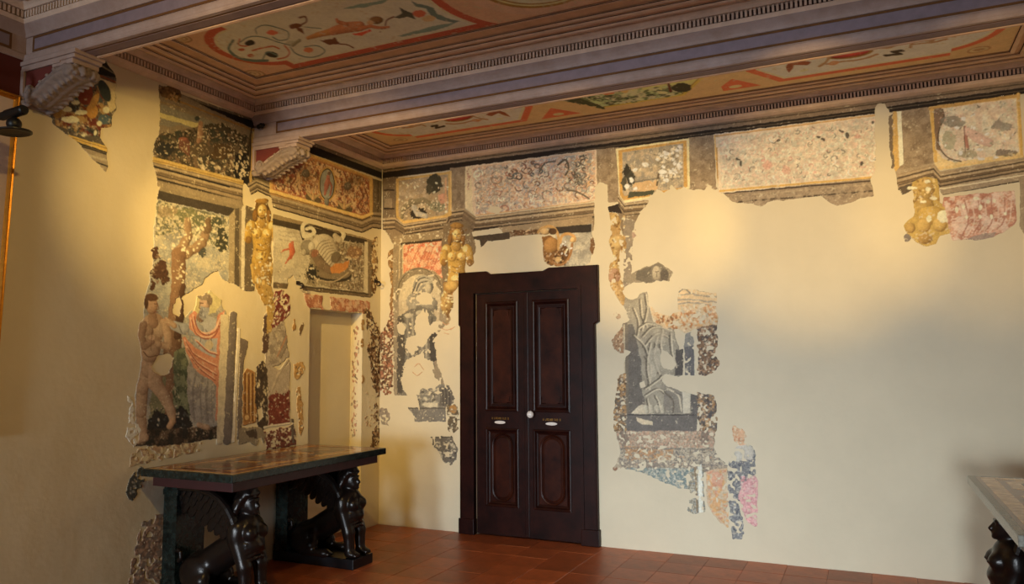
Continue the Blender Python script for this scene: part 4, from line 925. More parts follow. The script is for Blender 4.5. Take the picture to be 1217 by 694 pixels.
# -- gold caryatid
def caryatid(c, x, y, s, hair=(120, 78, 24), lean=0., low=True, seed=40):
    G, D, HI = (204, 148, 40), (112, 72, 18), (240, 208, 120)
    k = lambda *p: [v*s+(x if i % 3 == 0 else y if i % 3 == 1 else 0) for i, v in enumerate(p)]
    c.limb(k(0, 34, 14, 0, 58, 11, 0, 76, 13), G, D, r=.4)
    for q in (-1, 1): c.ell(x+q*14*s, y+33*s, 7*s, 9*s, G, dk=D, r=.4, hi=HI); c.limb(k(q*17, 36, 5, q*18, 48, 5), G, D); c.ell(x+q*17.5*s, y+49*s, 4*s, 5*s, (150, 98, 30), dk=D)
    for q in (-1, 1): c.ell(x+q*6.6*s, y+41*s, 6.4*s, 6.6*s, (220, 164, 50), dk=(132, 86, 22), r=.2, hi=HI); c.ell(x+q*6.6*s, y+43*s, 1.3*s, 1.2*s, (150, 94, 30))
    for j in (54, 61): c.curve([x-6*s, y+j*s, x, y+(j+2)*s, x+6*s, y+j*s], (140, 92, 26), 1.2, .7)
    c.ell(x, y+72*s, 9*s, 8*s, (216, 160, 48), dk=(132, 86, 24), hi=HI); c.ell(x, y+74*s, 1.2*s, 1.6*s, (110, 70, 20))
    c.limb(k(0, 18, 4.4, 0, 28, 6), (188, 134, 40), D); c.ell(x, y+10*s, 9.6*s, 12*s, hair, dk=(70, 44, 14), r=.8); c.ell(x+.6*s, y+12*s, 6.4*s, 9*s, (214, 158, 56), dk=(128, 84, 26), r=.2, hi=HI)
    for q in (-1, 1): c.ell(x+q*9*s, y+18*s, 3*s, 8*s, (150, 96, 28), dk=(80, 50, 14), r=.8)
    for q in (-1, 1): c.ell(x+(.6+q*2.6)*s, y+10.5*s, 1.3*s, .7*s, (84, 52, 18)); 
    c.line([x+.6*s, y+11*s, x+.2*s, y+15*s], (150, 100, 34), 1); c.line([x-1.2*s, y+17.6*s, x+2.4*s, y+17.6*s], (130, 66, 26), .9)
    c.ell(x, y-1*s, 9*s, 4*s, (176, 120, 36), dk=D, r=.8)
    if low:
        c.ell(x, y+86*s, 14*s, 9*s, (196, 138, 40), dk=D, r=1.2)
        for j in range(5): c.limb(k(-12+6*j, 82, 3.2, -10+5*j, 104, 2), (214, 158, 58), D, r=.6)
        c.limb(k(0, 96, 12, 2, 112, 9, 6, 128, 5), (190, 134, 44), D, r=1)
        for j in range(4): c.ell(x+(-7+4.6*j)*s, y+(100+3*j)*s, 2.6*s, 5*s, (224, 170, 76), dk=D, r=.5)
    c.dabs([x-16*s, y-2*s, x+16*s, y-2*s, x+18*s, y+110*s, x-14*s, y+110*s], int(46), [(240, 212, 150), (236, 204, 136), (120, 80, 26)], .5, 1.4, 1.7, seed=seed)
L.region(11, 'caryatid_figure', 'gold painted caryatid with crossed drapery')
L.pl = lin((220, 178, 108))
caryatid(L, 311, 240, .92)
L.poly([312,340, 322,340, 326,360, 323,392, 316,398, 318,372], (184, 134, 50), r=1.4); L.dabs([300,300, 326,300, 326,380, 306,340], 60, [(242, 214, 150), (128, 84, 26), (214, 160, 66)], .6, 1.8, 1.8, seed=42)
L.region(12, 'red_marble_fragment', 'red speckled fresco fragment')
L.poly([325,346, 334,344, 345,352, 344,374, 336,382, 328,388, 322,392, 326,366], (124, 48, 32), r=1.5); L.dabs([324,346, 345,350, 344,376, 324,392], 80, [CR, CR2, (88, 34, 24), (160, 80, 54)], .7, 1.6, 2, 2., seed=44)
# -- trophy panel
L.region(13, 'trophy_panel', 'painted trophy of armour with a ribbon')
L.pl = lin((222, 182, 116))
L.poly([324,254, 446,286, 443,352, 324,340], (146, 114, 68), r=.4)
L.poly([324,259.5, 436,285, 434,293, 324,268], (70, 54, 34), r=.3); L.poly([324,267, 432,291, 432,347, 324,337], (192, 166, 120), r=.3)
L.poly([372,280, 432,291, 432,347, 362,338], (150, 124, 82), r=3); L.mottle([400,286, 432,292, 432,346, 390,342], [(110, 86, 56), (176, 148, 104), (126, 92, 56)], 8, .54, seed=20)
L.mottle([324,268, 370,278, 366,338, 324,334], [(206, 180, 134), (176, 150, 108)], 40, .5, .7, seed=22)
for y in (274, 279, 284): L.line([331,y, 345,y+2.5, 357,y+3], (156, 132, 96), 1.4, .55, 1)
L.dabs([404,300, 432,300, 432,346, 396,344], 110, [CR2, (90, 70, 46), (206, 176, 124)], .6, 1.6, seed=46); L.ell(421, 300, 8, 7, (150, 100, 54), .8, r=1.5); L.dabs([412,292, 430,294, 429,308, 412,306], 24, [(206, 160, 100), (120, 70, 36)], .6, 1.4, seed=47)
for q in ((335,300), ): L.limb([346,291,3, 347,299,3.5, 345,306,2], (206, 96, 50), (150, 62, 34)); L.limb([345,304,1.6, 341,310,1, 339,313,.8], (200, 90, 48), (150, 62, 34)); L.limb([343,296,1.2, 337,297,1, 334,300,.8], (200, 96, 54), (150, 62, 34)); L.ell(347, 288.5, 2, 2.2, (190, 100, 60))
L.ell(392, 325, 26, 10, (66, 52, 34), rot=.12); L.ell(392, 322, 25, 9.5, (136, 108, 68), rot=.12); L.curve([368,326, 380,333, 398,334, 414,324], (184, 150, 100), 1.4)
L.ell(370, 324, 5, 9, (54, 46, 32), r=2); L.dabs([360,312, 380,318, 380,336, 362,336], 26, [CR2, (50, 42, 30)], .7, 1.6, seed=48)
L.limb([384,293,15, 394,309,11], (210, 182, 132), (126, 98, 62), r=.3)
for j in range(8): L.curve([373+j*2.5, 299+j*2.6, 381+j*2.4, 288+j*2.9, 391+j*1.9, 285+j*3.2], (138, 110, 72), 1, .85)
L.ell(399, 306, 6, 7, (120, 96, 62), rot=.4); L.ell(365, 294, 8, 9, (150, 128, 92), dk=(90, 70, 46)); L.ell(370, 293, 4, 6, (216, 190, 142), dk=(140, 112, 74)); L.ell(361, 300, 3, 4, (190, 164, 120), dk=(110, 86, 56))
L.limb([372,301,5, 382,314,5.5, 392,322,4], (142, 108, 70), (84, 58, 36)); L.ell(374, 301, 4, 5, (150, 90, 54), rot=.6)
L.poly([392,319, 398,313, 408,313, 416,309, 412,320, 402,325, 394,325], (204, 120, 40), r=.9); L.line([408,288, 407,300, 400,312], (110, 80, 46), 1.2)
L.curve([360,284, 358,273, 364,268, 374,268.5, 392,274.5, 403,277.5, 410,282], (66, 48, 30), 3); L.curve([361,280, 359,270, 364,264, 374,264, 392,270, 404,273, 408,279, 406,284], (214, 186, 132), 4.4); L.curve([361,281, 368,280, 373,276, 370,271, 364,272], (216, 190, 138), 4); L.curve([364,267, 378,268, 394,274, 403,277], (140, 112, 70), 1, .8); L.limb([398,280,3, 403,285,3.5], (206, 176, 124), (140, 110, 70))
L.poly([433,287, 437,288, 437,350, 432,348], (206, 178, 126), r=.2); L.poly([437,286, 443,288, 442,352, 437,351], (124, 96, 58), r=.2); L.line([442.5,284, 442,352], (84, 62, 36), 1)
L.poly([324,335, 442,349, 441,354, 352,344, 324,342], (112, 86, 54), r=.5); L.line([356,340, 437,349.5], (74, 56, 36), 1.6)
L.erase([342,342, 343,331, 348,328, 354,334, 360,342, 364,352, 372,366, 366,372, 352,372, 344,360], 1.6)
L.dabs([330,320, 372,326, 360,340, 330,334], 14, [CR2, (120, 96, 66)], .6, 1.4, seed=49)
L.region(14, 'red_marble_lintel', 'red painted marble over the blind doorway')
L.poly([361,349, 440,358, 440,371, 432,372, 367,366], (184, 106, 62), r=1.4); L.mottle([361,349, 440,358, 440,371, 367,366], [(206, 140, 90), (160, 80, 46), (212, 160, 110)], 16, .53, seed=24); L.erase([384,350, 392,352, 394,366, 388,370, 382,362], 1.6)
# -- brown ornament along the corner
L.region(15, 'corner_ornament', 'brown ornament fragments along the corner')
L.pl = lin((214, 176, 118))
L.poly([443,282, 449,282, 448,318, 449,340, 446,350, 441,348, 443,318], (112, 72, 32), r=1); L.dabs([441,282, 449,282, 448,348, 441,348], 46, [(184, 134, 70), (70, 44, 20), (146, 98, 46), CR], .6, 1.6, 1.6, seed=51); L.limb([445,300,3.4, 445,312,3.6], (172, 124, 64), (80, 50, 22))
L.poly([432,368, 441,366, 446,384, 452,396, 452,470, 447,480, 451,500, 450,536, 446,546, 440,538, 442,500, 437,470, 442,440, 436,420, 440,400], (120, 78, 40), r=2.5)
L.mottle([432,366, 452,380, 452,546, 432,546], [(90, 54, 28), (160, 112, 64), (72, 50, 32)], 8, .54, seed=28); L.dabs([434,380, 452,396, 452,546, 436,540], 190, [CR, CR2, (66, 42, 24), (176, 124, 70)], .5, 1.5, seed=52)
L.erase([434,462, 440,450, 447,470, 444,486, 446,505, 440,520, 430,505], 2); L.dabs([434,462, 446,466, 445,512, 434,505], 30, [(160, 110, 62), (190, 136, 80)], .6, 1.4, 2.4, seed=53, mask=True)
for q in ((431, 386, 2.2, 7), (430, 408, 2, 5), (431, 450, 1.4, 6)): L.ell(*q, (176, 122, 56), r=1.2)
# -- low fragments
L.region(16, 'low_fragment', 'mottled brown fragment low on the wall')
L.pl = lin((170, 128, 84))
L.poly([155,541, 164,532, 190,530, 240,526, 240,536, 200,545, 166,552, 154,556], (160, 116, 72), r=2); L.mottle([155,541, 164,532, 240,526, 240,536, 166,554], [(122, 80, 48), (184, 140, 92), (140, 92, 56)], 8, .53, seed=31)
L.dabs([154,534, 180,530, 176,550, 154,556], 40, [(96, 60, 38), (180, 140, 100)], .5, 1.4, seed=54)
L.poly([150,588, 152,572, 160,560, 166,556, 182,556, 176,566, 172,580, 160,590, 156,596], (62, 52, 40), r=2); L.dabs([150,588, 160,558, 178,558, 160,592], 34, [(120, 104, 84), (40, 36, 30), (150, 120, 90)], .5, 1.4, seed=55)
L.poly([152,470, 158,474, 160,500, 168,512, 158,532, 150,520, 153,500], (190, 156, 118), r=2.5); L.dabs([150,476, 160,480, 166,528, 152,530], 36, [(140, 100, 70), (214, 184, 144)], .5, 1.4, 2.2, seed=56)
L.poly([166,624, 186,612, 197,610, 197,700, 150,700, 158,664], (116, 74, 48), r=2.2); L.mottle([160,612, 197,608, 197,700, 150,700], [(84, 52, 36), (148, 100, 68), (100, 74, 56)], 8, .52, seed=33); L.dabs([160,612, 197,612, 197,700, 155,700], 90, [(160, 116, 84), (76, 46, 32), (180, 140, 104)], .6, 1.6, seed=57)
for r_, t_ in ((15, .63), (16, .63), (12, .68), (10, .67)): L.fray(r_, t_, 8)
L.ageing(.13)
L.build(lambda u, v, p: np.stack([np.full(u.shape, p), -u, v], 1), wall_left, M['fresco'])

# speckled paint left on the reveal of the blind doorway
J = Canvas(pixel_matrix((0, NY1, 0), (-1, 0, 0), (0, 0, 1)), 0.004, .136, .3, 2.1, .0025)
J.pl = lin((222, 190, 140)); J.region(1, 'reveal_fragment', 'reddish paint specks on the doorway reveal')
J.dabs([420,388, 427,388, 424,520, 417,520], 120, [(176, 110, 80), (140, 90, 66), (190, 130, 96), (110, 86, 60)], .5, 1.5, 2.6, 1.5, mask=True, seed=5)
J.build(lambda u, v, p: np.stack([-u, np.full(u.shape, NY1-p), v], 1), wall_left, M['fresco'], .002)

# ------------------------------------------------------------------ frescoes of the back wall
B = Canvas(pixel_matrix((0, 0, 0), (1, 0, 0), (0, 0, 1)), 0, 5.84, .0, 3.66, .0025)
B.pl = lin((226, 186, 112))
B.region(1, 'painted_cornice', 'dark painted band under the stucco cornice')
B.poly([455,200, 1040,119, 1217,94, 1230,92, 1230,110, 1217,111, 1040,137, 455,213], (142, 114, 78), r=.3); B.poly([455,205, 1040,129, 1230,102, 1230,109.5, 1040,136, 455,212.5], (48, 36, 24), r=.4); B.line([455,202.5, 1230,98], (76, 58, 36), 1.2)
B.line([660,183, 1230,106], (120, 96, 60), 1, .6)
B.region(2, 'painted_entablature', 'grey painted entablature and pilasters of the frieze')
PG = (150, 120, 78)
for q in ([455,212, 473,210, 473,262, 455,262], [535,200, 553,198, 553,252, 535,254], [707,178, 735,175, 735,240, 707,242], [818,164, 849,160, 851,226, 818,226], [1062,133, 1106,127, 1110,200, 1064,206]):
    B.poly(q, PG, r=.3); B.mottle(q, [(128, 100, 64), (164, 134, 90)], 16, .52, .6, seed=3)
B.poly([455,212, 473,210, 473,262, 455,262], (116, 90, 56), .8, r=.3); B.line([457,226, 468,226], (70, 52, 32), 2); B.poly([457,236, 466,236, 466,248, 457,248], (156, 126, 82)); B.line([457,248, 468,248], (56, 40, 26), 2)
DK = dict(dark=(70, 52, 32), base=(156, 124, 78), lite=(182, 148, 96))
B.poly([455,270, 552,262, 712,248, 712,274, 620,280, 600,283, 596,270, 570,274, 520,284, 480,292, 468,292, 462,280], (142, 112, 70), r=.5)
cornice(B, [455,259, 469,258, 480,266, 531,258, 531,250, 551,247, 566,258, 710,240], [455,273, 470,272, 482,279, 532,271, 536,264, 549,262, 563,274, 706,258], **DK)
B.line([563,272.5, 704,258], (60, 44, 28), 2); B.poly([469,262, 480,270, 482,279, 470,272], (120, 92, 56), .8); B.poly([551,249, 566,260, 563,274, 549,262], (122, 94, 58), .8)
B.poly([556,282, 606,276, 606,284, 580,287, 578,296, 572,297, 570,286], (78, 60, 38), r=.5)
cornice(B, [735,231, 742,241, 776,237], [735,248, 742,257, 770,254], **DK); B.poly([733,242, 742,256, 760,255, 752,268, 746,280, 742,286, 733,252], (136, 108, 68), r=.6); B.poly([722,246, 734,242, 740,254, 724,252], (56, 42, 28), r=.5)
B.poly([820,222, 836,216, 852,224, 862,232, 870,240, 895,243, 905,246, 912,240, 975,233, 985,240, 995,244, 1010,242, 1026,234, 1040,233, 1040,208, 855,226], (158, 128, 86), r=1.0)
B.line([858,230, 1036,215], (74, 56, 38), 1.8); B.line([858,234, 1036,219], (176, 146, 98), 1.6); B.line([878,240, 1036,227], (76, 58, 38), 1.8); B.mottle([858,232, 1038,216, 1038,234, 900,246], [(130, 104, 70), (176, 146, 100)], 8, .54, .6, seed=6)
B.poly([1064,203, 1110,194, 1117,204, 1214,186, 1230,184, 1230,205, 1217,207, 1116,224, 1104,216, 1088,218, 1072,227, 1066,220], (168, 138, 92), r=.6)
cornice(B, [1066,207, 1110,196, 1118,206, 1214,189, 1232,186], [1067,226, 1108,214, 1117,222, 1215,204, 1232,201], **DK)
B.poly([1116,226, 1217,209, 1230,207, 1230,300, 1212,270, 1212,216, 1120,232], (158, 130, 88), r=.5); B.line([1120,233, 1210,216], (70, 54, 36), 2.4)
B.poly([1067,222, 1085,218, 1100,218, 1112,224, 1112,236, 1100,230, 1086,226, 1072,232], (96, 76, 50), r=.8)
# -- first small panel
B.region(3, 'small_frieze_panel', 'small gold edged frieze panel with a dark beast')
B.poly([471,212.5, 537,203.5, 537,256, 531,258, 480,266, 471,259], (206, 156, 66), r=.3); B.poly([474,215, 533,207, 533,252, 527,256, 481,262, 474,257], (168, 138, 92), r=.3); B.line([536,204, 536,250], (224, 176, 92), 1.4)
q3 = [474,216, 533,208, 533,252, 481,262, 474,257]
B.mottle(q3, [(146, 120, 84), (190, 158, 108), (176, 140, 86)], 16, .52, .8, seed=9)
B.ell(517, 219, 9, 11, (70, 60, 36), r=2); B.ell(510, 224, 4, 6, (84, 72, 44), r=1.5); B.ell(498, 254, 10, 7, (58, 48, 32), r=1.6); B.limb([478,258,2, 480,248,3, 489,240,3.5, 503,238,3.5, 514,243,3, 528,246,3], (146, 124, 78), (90, 72, 42), r=.8); B.limb([492,246,3, 497,254,3.5, 506,257,3], (190, 172, 136), (130, 112, 80)); B.ell(520, 246, 10, 6, (136, 124, 82), r=1); B.poly([520,232, 531,229, 532,242, 524,243], (206, 140, 94), r=1); B.line([530,212, 530,248], (210, 150, 90), 2)
B.dabs(q3, 70, [CR2, CR, (240, 214, 150)], .6, 1.5, seed=61); B.dabs([480,240, 528,236, 526,256, 482,260], 40, [(70, 56, 34), CR2, (160, 130, 80)], .5, 1.2, seed=62)
B.line([480,264, 531,257.5], (220, 166, 70), 2)
# -- long grotesque panels
B.region(4, 'long_frieze_panel', 'long pinkish frieze panel with faded scrollwork over the door')
p2 = [553,198, 709,178, 710,238, 700,240, 566,257, 553,247]
B.poly(p2, (222, 184, 130), r=.5); B.poly([553,199, 560,198, 562,250, 566,257, 553,247], (226, 192, 128), r=.3); B.dabs([555,200, 559,199, 559,225, 555,225], 20, [(190, 120, 90), (170, 110, 80)], .5, 1.2, seed=63)
q2 = [562,200, 707,181, 708,236, 600,252, 566,255]
B.mottle(q2, [(200, 148, 108), (232, 196, 146), (172, 156, 130), (214, 160, 104)], 8, .54, .85, seed=12)
B.mottle([565,202, 610,196, 606,250, 566,252], [(184, 160, 120), (156, 138, 106)], 8, .55, .7, seed=15); B.mottle([672,186, 704,182, 700,232, 676,226], [(140, 130, 106), (164, 148, 114)], 8, .52, .8, seed=17)
g = np.random.default_rng(64)
def arabesque(c, poly, n, cols, w=(.9, 1.7), R=(2.5, 7), seed=1, a=.8):
    g = np.random.default_rng(seed); P = np.array(poly, float).reshape(-1, 2); lo, hi = P.min(0), P.max(0); k = 0
    while k < n:
        x, y = lo+g.random(2)*(hi-lo)
        if not c.inside(np.array([x]), np.array([y]), P)[0]: continue
        k += 1; r = g.uniform(*R); t0 = g.uniform(0, 6.28); s = g.choice([-1, 1]); m = g.integers(4, 8)
        q = []
        for i in range(m):
            t = t0+s*i*.75; rr = r*(1-.11*i); q += [x+rr*math.cos(t), y+rr*.85*math.sin(t)]
        pts = np.array(q).reshape(-1, 2)
        if c.inside(pts[:, 0], pts[:, 1], P).all(): c.curve(q, cols[g.integers(len(cols))], g.uniform(*w), a)
PINKS = [(192, 134, 92), (150, 118, 82), (172, 108, 72), (128, 106, 78), (206, 150, 84), (130, 90, 58), (232, 200, 146), (236, 206, 154), (222, 184, 130)]
arabesque(B, q2, 110, PINKS, (.8, 1.5), (3, 9), 65, .75); B.dabs(q2, 300, PINKS, .5, 1.5, 3.4, a=.5, seed=165)
arabesque(B, [598,192, 650,186, 650,212, 600,214], 26, [(96, 74, 52), (124, 84, 56), (104, 98, 80)], (1, 2), (2, 6), 66); arabesque(B, [668,188, 702,183, 702,222, 672,222], 34, [(94, 82, 60), (120, 110, 86), (104, 80, 54)], (1, 1.8), (2, 6), 67)
B.curve([674,226, 686,228, 700,236], (112, 92, 64), 2); B.curve([663,196, 672,190, 676,200, 672,208], (104, 84, 56), 2.2); B.curve([640,206, 648,194, 660,192], (110, 92, 64), 2)
B.dabs(q2, 240, [(150, 100, 66), (196, 128, 84), (240, 210, 160), (128, 106, 78)], .5, 1.2, 2.2, seed=68)
B.line([566,256, 705,239.5], (206, 150, 84), 1.6, .9); B.line([566,199, 707,180], (206, 154, 92), 1.4, .7); B.erase([578,251, 582,246, 592,245, 597,250, 592,254], .8)
B.region(5, 'long_frieze_panel', 'long pinkish frieze panel with small dark dabs, right of the gold framed one')
p4 = [848,160, 1042,135, 1042,210, 1036,212, 854,230]
B.poly(p4, (222, 190, 138), r=.6); q4 = [854,166, 1040,139, 1040,208, 858,224]
B.mottle(q4, [(214, 168, 124), (234, 206, 156), (188, 174, 130), (206, 172, 124)], 8, .54, .7, seed=19)
arabesque(B, q4, 80, [(176, 150, 108), (150, 134, 98), (206, 146, 108), (190, 160, 112), (240, 214, 166), (130, 116, 88)], (.7, 1.3), (2, 6), 70, .7)
B.dabs(q4, 300, [(196, 164, 116), (206, 150, 108), (170, 146, 104), (238, 210, 158)], .5, 1.4, 3, a=.45, seed=171); B.dabs(q4, 110, [(104, 88, 62), (140, 112, 80), (206, 130, 96), (120, 110, 84)], .5, 1.3, 3, a=.7, seed=71)
for q in ((881, 194, 1.6, 4, -.2), (877, 189, 3, 1.2, .3), (972, 163, 3, 1.4, .3), (978, 166, 2.6, 1.4, .6), (1007, 161, 2.2, 4, 0), (1000, 156, 3.5, 1.3, .1), (1024, 195, 1.5, 3, .4), (925, 167, 3, 1.4, -.5), (1037, 146, 2, 2, 0)): B.ell(*q[:4], (66, 58, 42), .9, q[4], r=1)
for q in ((907, 190, 2.2, 2), (912, 196, 5, 6), (1019, 162, 4, 3), (934, 202, 5, 6)): B.ell(*q, (214, 138, 100), .6, r=1.5)
B.line([850,162, 1040,137], (206, 150, 72), 2); B.line([856,227, 1036,211], (212, 158, 58), 2.4); B.line([849.5,161, 853,218], (226, 172, 76), 1.6); B.line([852,176, 853,212], (186, 130, 46), 1.4)
# -- gold framed landscapes
B.region(6, 'gold_framed_landscape', 'small landscape panel in a gold painted frame')
p3 = [732,177, 819,164.5, 820,224, 790,232, 742,241, 737,234]
B.poly(p3, (232, 196, 120), r=.3); B.poly([735,178.5, 816,167, 817,222, 776,233, 741,238, 737,232], (202, 144, 52), r=.3); B.poly([739.5,181, 812,170.5, 813,222, 780,228, 742,233, 740,228], (178, 150, 104), r=.3)
q = [740,182, 812,171, 812,222, 742,232]
B.mottle(q, [(156, 136, 98), (198, 164, 112), (146, 130, 100)], 16, .52, .8, seed=21); B.poly([752,218, 782,214, 782,226, 752,228], (206, 158, 92), r=1.4); B.line([750,217, 790,211], (120, 106, 78), 1.6)
B.ell(745, 203, 4.5, 9, (60, 52, 36), r=2); B.ell(750, 212, 5, 8, (70, 62, 42), r=2); B.ell(742, 218, 3, 8, (84, 74, 50), r=1.5); B.poly([748,228, 778,226, 776,232, 746,235], (78, 74, 46), r=1)
B.limb([781,220,1.2, 783,206,1.2], (104, 84, 54), (80, 62, 40)); B.ell(794, 190, 14, 16, (150, 130, 92), .8, r=3); B.dabs([780,184, 808,172, 812,210, 784,212], 70, [(246, 222, 170), CR2, (206, 184, 140)], 1, 2.6, 1.4, seed=73); B.dabs([780,180, 810,172, 812,214, 784,214], 60, [(110, 92, 64), (130, 116, 84)], .5, 1.2, seed=74)
for w in ((767, 196, 3.5, 2.8), (754, 202, 3, 2), (751, 214, 2.5, 3.4), (745, 221, 2.6, 3.2), (755, 224, 3, 2.4), (792, 215, 3.4, 2.4), (788, 204, 4, 2.6), (797, 204, 2.4, 2.6)): B.ell(*w, (248, 222, 168), r=1.2)
B.dabs(q, 40, [CR2, (120, 104, 76)], .5, 1.3, seed=75)
B.region(7, 'gold_framed_landscape', 'pale scene with a shell edge in a gold painted frame at the right')
B.poly([1061,133, 1070,132, 1072,196, 1064,204, 1061,196], (206, 154, 62), r=.5); B.poly([1066,132.5, 1071,132, 1074,195, 1069,198], (234, 204, 150), r=.3); B.poly([1056,140, 1061,136, 1062,196, 1060,204, 1057,170], (120, 96, 64), r=1.5)
B.poly([1104,127, 1212,112, 1216,186, 1117,203, 1111,196], (226, 184, 104), r=.3); B.poly([1105,129, 1109,128, 1114,192, 1110,194], (214, 160, 58), r=.3); B.line([1105,129, 1212,113.5], (196, 142, 56), 3.6); B.line([1210,112, 1214.5,186], (212, 158, 62), 3.6); B.line([1116,200.5, 1214,186], (224, 178, 92), 3)
q = [1110,130, 1207,117, 1211,181, 1135,193, 1120,188, 1112,178]
B.poly(q, (226, 194, 142), r=.5); B.mottle(q, [(238, 210, 160), (192, 174, 130), (214, 172, 126)], 16, .53, .6, seed=23)
B.poly([1110,130, 1119,128, 1122,138, 1118,150, 1115,164, 1117,180, 1113,178, 1110,150], (136, 102, 66), r=.6); B.curve([1120,130, 1122,140, 1117,152, 1115,164, 1118,178, 1128,188, 1142,192], (96, 72, 46), 1.6)
B.ell(1133, 145, 14, 7, (130, 116, 88), .8, r=2.5); B.ell(1190, 150, 14, 6, (124, 114, 92), .7, r=2.5); B.ell(1128, 168, 9, 12, (158, 148, 98), .7, r=2.5); B.ell(1196, 182, 12, 4, (110, 92, 66), .8, r=2); B.ell(1150, 184, 12, 5, (150, 132, 84), .7, r=2); B.limb([1147,152,2, 1148,166,2.4, 1150,176,2], (190, 120, 84), (140, 84, 56)); B.limb([1150,156,5, 1162,164,6, 1176,170,5], (222, 176, 136), (176, 128, 92)); B.line([1146,150, 1147,182], (120, 84, 56), 1)
B.dabs(q, 120, [(246, 220, 172), (120, 104, 76), (196, 150, 110), (150, 140, 100)], .6, 1.5, 2, seed=76)
for w in ((1145, 141, 3, 2.2), (1137, 152, 3, 2), (1165, 178, 4, 1.8), (1173, 159, 3.4, 1.6), (1182, 162, 3, 1.6), (1166, 189, 4, 1.6), (1142, 182, 2.4, 3), (1184, 187, 3.4, 1.4)): B.ell(*w, (250, 226, 180), r=.8)
B.erase([1040,128, 1044,123, 1051,123, 1056,130, 1057,175, 1060,204, 1066,224, 1068,240, 1040,242, 1034,214, 1041,200], 1.2)
B.erase([707,222, 713,216, 721,220, 723,246, 723,330, 704,330, 706,262], 1)
B.erase([744,282, 751,268, 760,256, 766,244, 776,231, 780,225, 790,228, 800,220, 803,226, 812,221, 818,226, 836,225, 841,217, 848,226, 858,234, 868,244, 868,300, 744,330], 2)
# -- corner ornaments
B.region(8, 'corner_ornament', 'brown ornament strips beside the room corner')
B.pl = lin((216, 180, 122))
B.poly([462,299, 467,296, 472,304, 470,318, 472,338, 469,352, 471,362, 466,372, 463,362, 465,340, 463,322, 460,310], (140, 98, 48), r=1); B.dabs([460,298, 472,298, 472,372, 461,372], 60, [(206, 156, 84), (84, 56, 28), (176, 126, 64)], .6, 1.6, seed=81)
B.poly([452,398, 459,386, 467,366, 469,380, 468,420, 466,468, 458,470, 452,464], (128, 78, 46), r=1.6); B.mottle([452,390, 468,370, 468,470, 452,470], [(90, 56, 34), (172, 106, 70), (110, 78, 52)], 8, .53, seed=25); B.dabs([452,392, 468,372, 467,470, 452,466], 130, [CR2, (66, 42, 26), (190, 140, 92)], .5, 1.3, seed=82)
B.poly([452,486, 460,484, 464,494, 461,506, 455,504, 452,496], (140, 118, 92), r=2); B.dabs([452,484, 472,484, 470,508, 453,508], 30, [(110, 92, 74), (150, 128, 100), CR2], .6, 1.6, seed=83, mask=False)
# -- niche with grisaille figure
B.region(9, 'painted_niche', 'painted arched niche with a grey robed figure and red marble above')
B.poly([469,281, 536,272, 540,286, 530,350, 530,366, 536,378, 532,410, 520,470, 469,470, 467,300], (150, 122, 82), r=.5); B.poly([474,290, 481,288, 481,300, 478,468, 468,468, 470,350], (140, 116, 80), r=.4); B.line([475,292, 473,466], (184, 152, 102), 1.6)
B.poly([479,289, 529,284, 529,334, 516,322, 498,318, 484,325, 479,336], (210, 116, 70), r=.4); B.line([478,290, 530,284.5], (70, 52, 32), 3); B.line([479,292, 479,330], (196, 164, 112), 1.4)
B.mottle([480,291, 528,287, 528,330, 498,319, 480,332], [(222, 146, 92), (192, 96, 58), (226, 168, 116)], 16, .53, seed=27)
for i in range(9): B.curve([481+5*i, 326-1.4*i, 486+5*i, 310-i, 494+4.4*i, 296-.8*i], [(222, 152, 98), (186, 92, 54)][i % 2], 1.3, .6)
B.ell(498, 354, 30, 36, (140, 118, 84)); B.poly([468,354, 528,354, 530,372, 528,470, 468,470], (146, 124, 92), r=.5); B.ell(499, 358, 25, 32, (196, 170, 124)); B.poly([474,356, 524,356, 520,400, 476,470], (186, 160, 118), r=.4); B.curve([472,356, 476,334, 490,321, 505,320, 520,330, 526,348], (104, 86, 60), 1.2)
B.pl = lin((216, 186, 136))
GR, GD, GL = (150, 138, 118), (88, 80, 70), (206, 188, 152)
B.ell(503, 340, 12, 13, GR, dk=GD, r=1); B.ell(505, 333, 10, 6, (170, 156, 130), r=1.2); B.ell(509, 343, 4, 7, (196, 178, 144), dk=(120, 106, 88))
for a in ((492,346, 496,334, 506,330, 514,336), (494,350, 498,338, 508,334), (492,342, 490,352, 494,362)): B.curve(a, GD, 1.4, .8); B.curve(np.array(a)+1.6, GL, 1, .7)
B.limb([492,358,9, 498,366,12, 512,362,9], (160, 146, 122), GD, r=1.5)
B.poly([474,378, 486,368, 500,364, 514,366, 520,380, 520,404, 516,430, 512,470, 474,470], (118, 108, 92), r=1.6); B.poly([473,376, 480,372, 482,420, 478,468, 472,468], (88, 78, 66), r=1.4)
for i in range(7): B.curve([478+6*i,372+2*abs(i-3), 480+5.4*i,410, 478+6*i,466], [GD, GR, (170, 156, 130)][i % 3], 2.4, .75)
for q in ((486, 375, 5, 3), (500, 372, 6, 3.5), (480, 388, 4, 4)): B.ell(*q, GL, .8, dk=GR)
B.poly([512,398, 520,394, 520,428, 515,432, 510,420], (76, 68, 60), r=1.5)
B.erase([495,352, 503,347, 512,350, 515,356, 511,361, 500,362, 496,358], 1.2); B.erase([495,374, 502,368, 510,374, 510,386, 522,380, 526,384, 516,394, 508,404, 504,414, 494,408, 492,392], 1.8); B.erase([472,386, 478,382, 482,390, 480,398, 474,398], 1.4); B.erase([484,402, 494,398, 498,414, 490,422, 482,414], 2)
B.erase([476,452, 480,434, 488,424, 496,424, 502,416, 506,424, 514,432, 518,450, 526,456, 512,466, 500,468, 488,472, 480,466], 2.4)
B.erase([516,404, 524,392, 534,382, 546,378, 546,470, 528,454, 520,434, 518,420], 1.6)
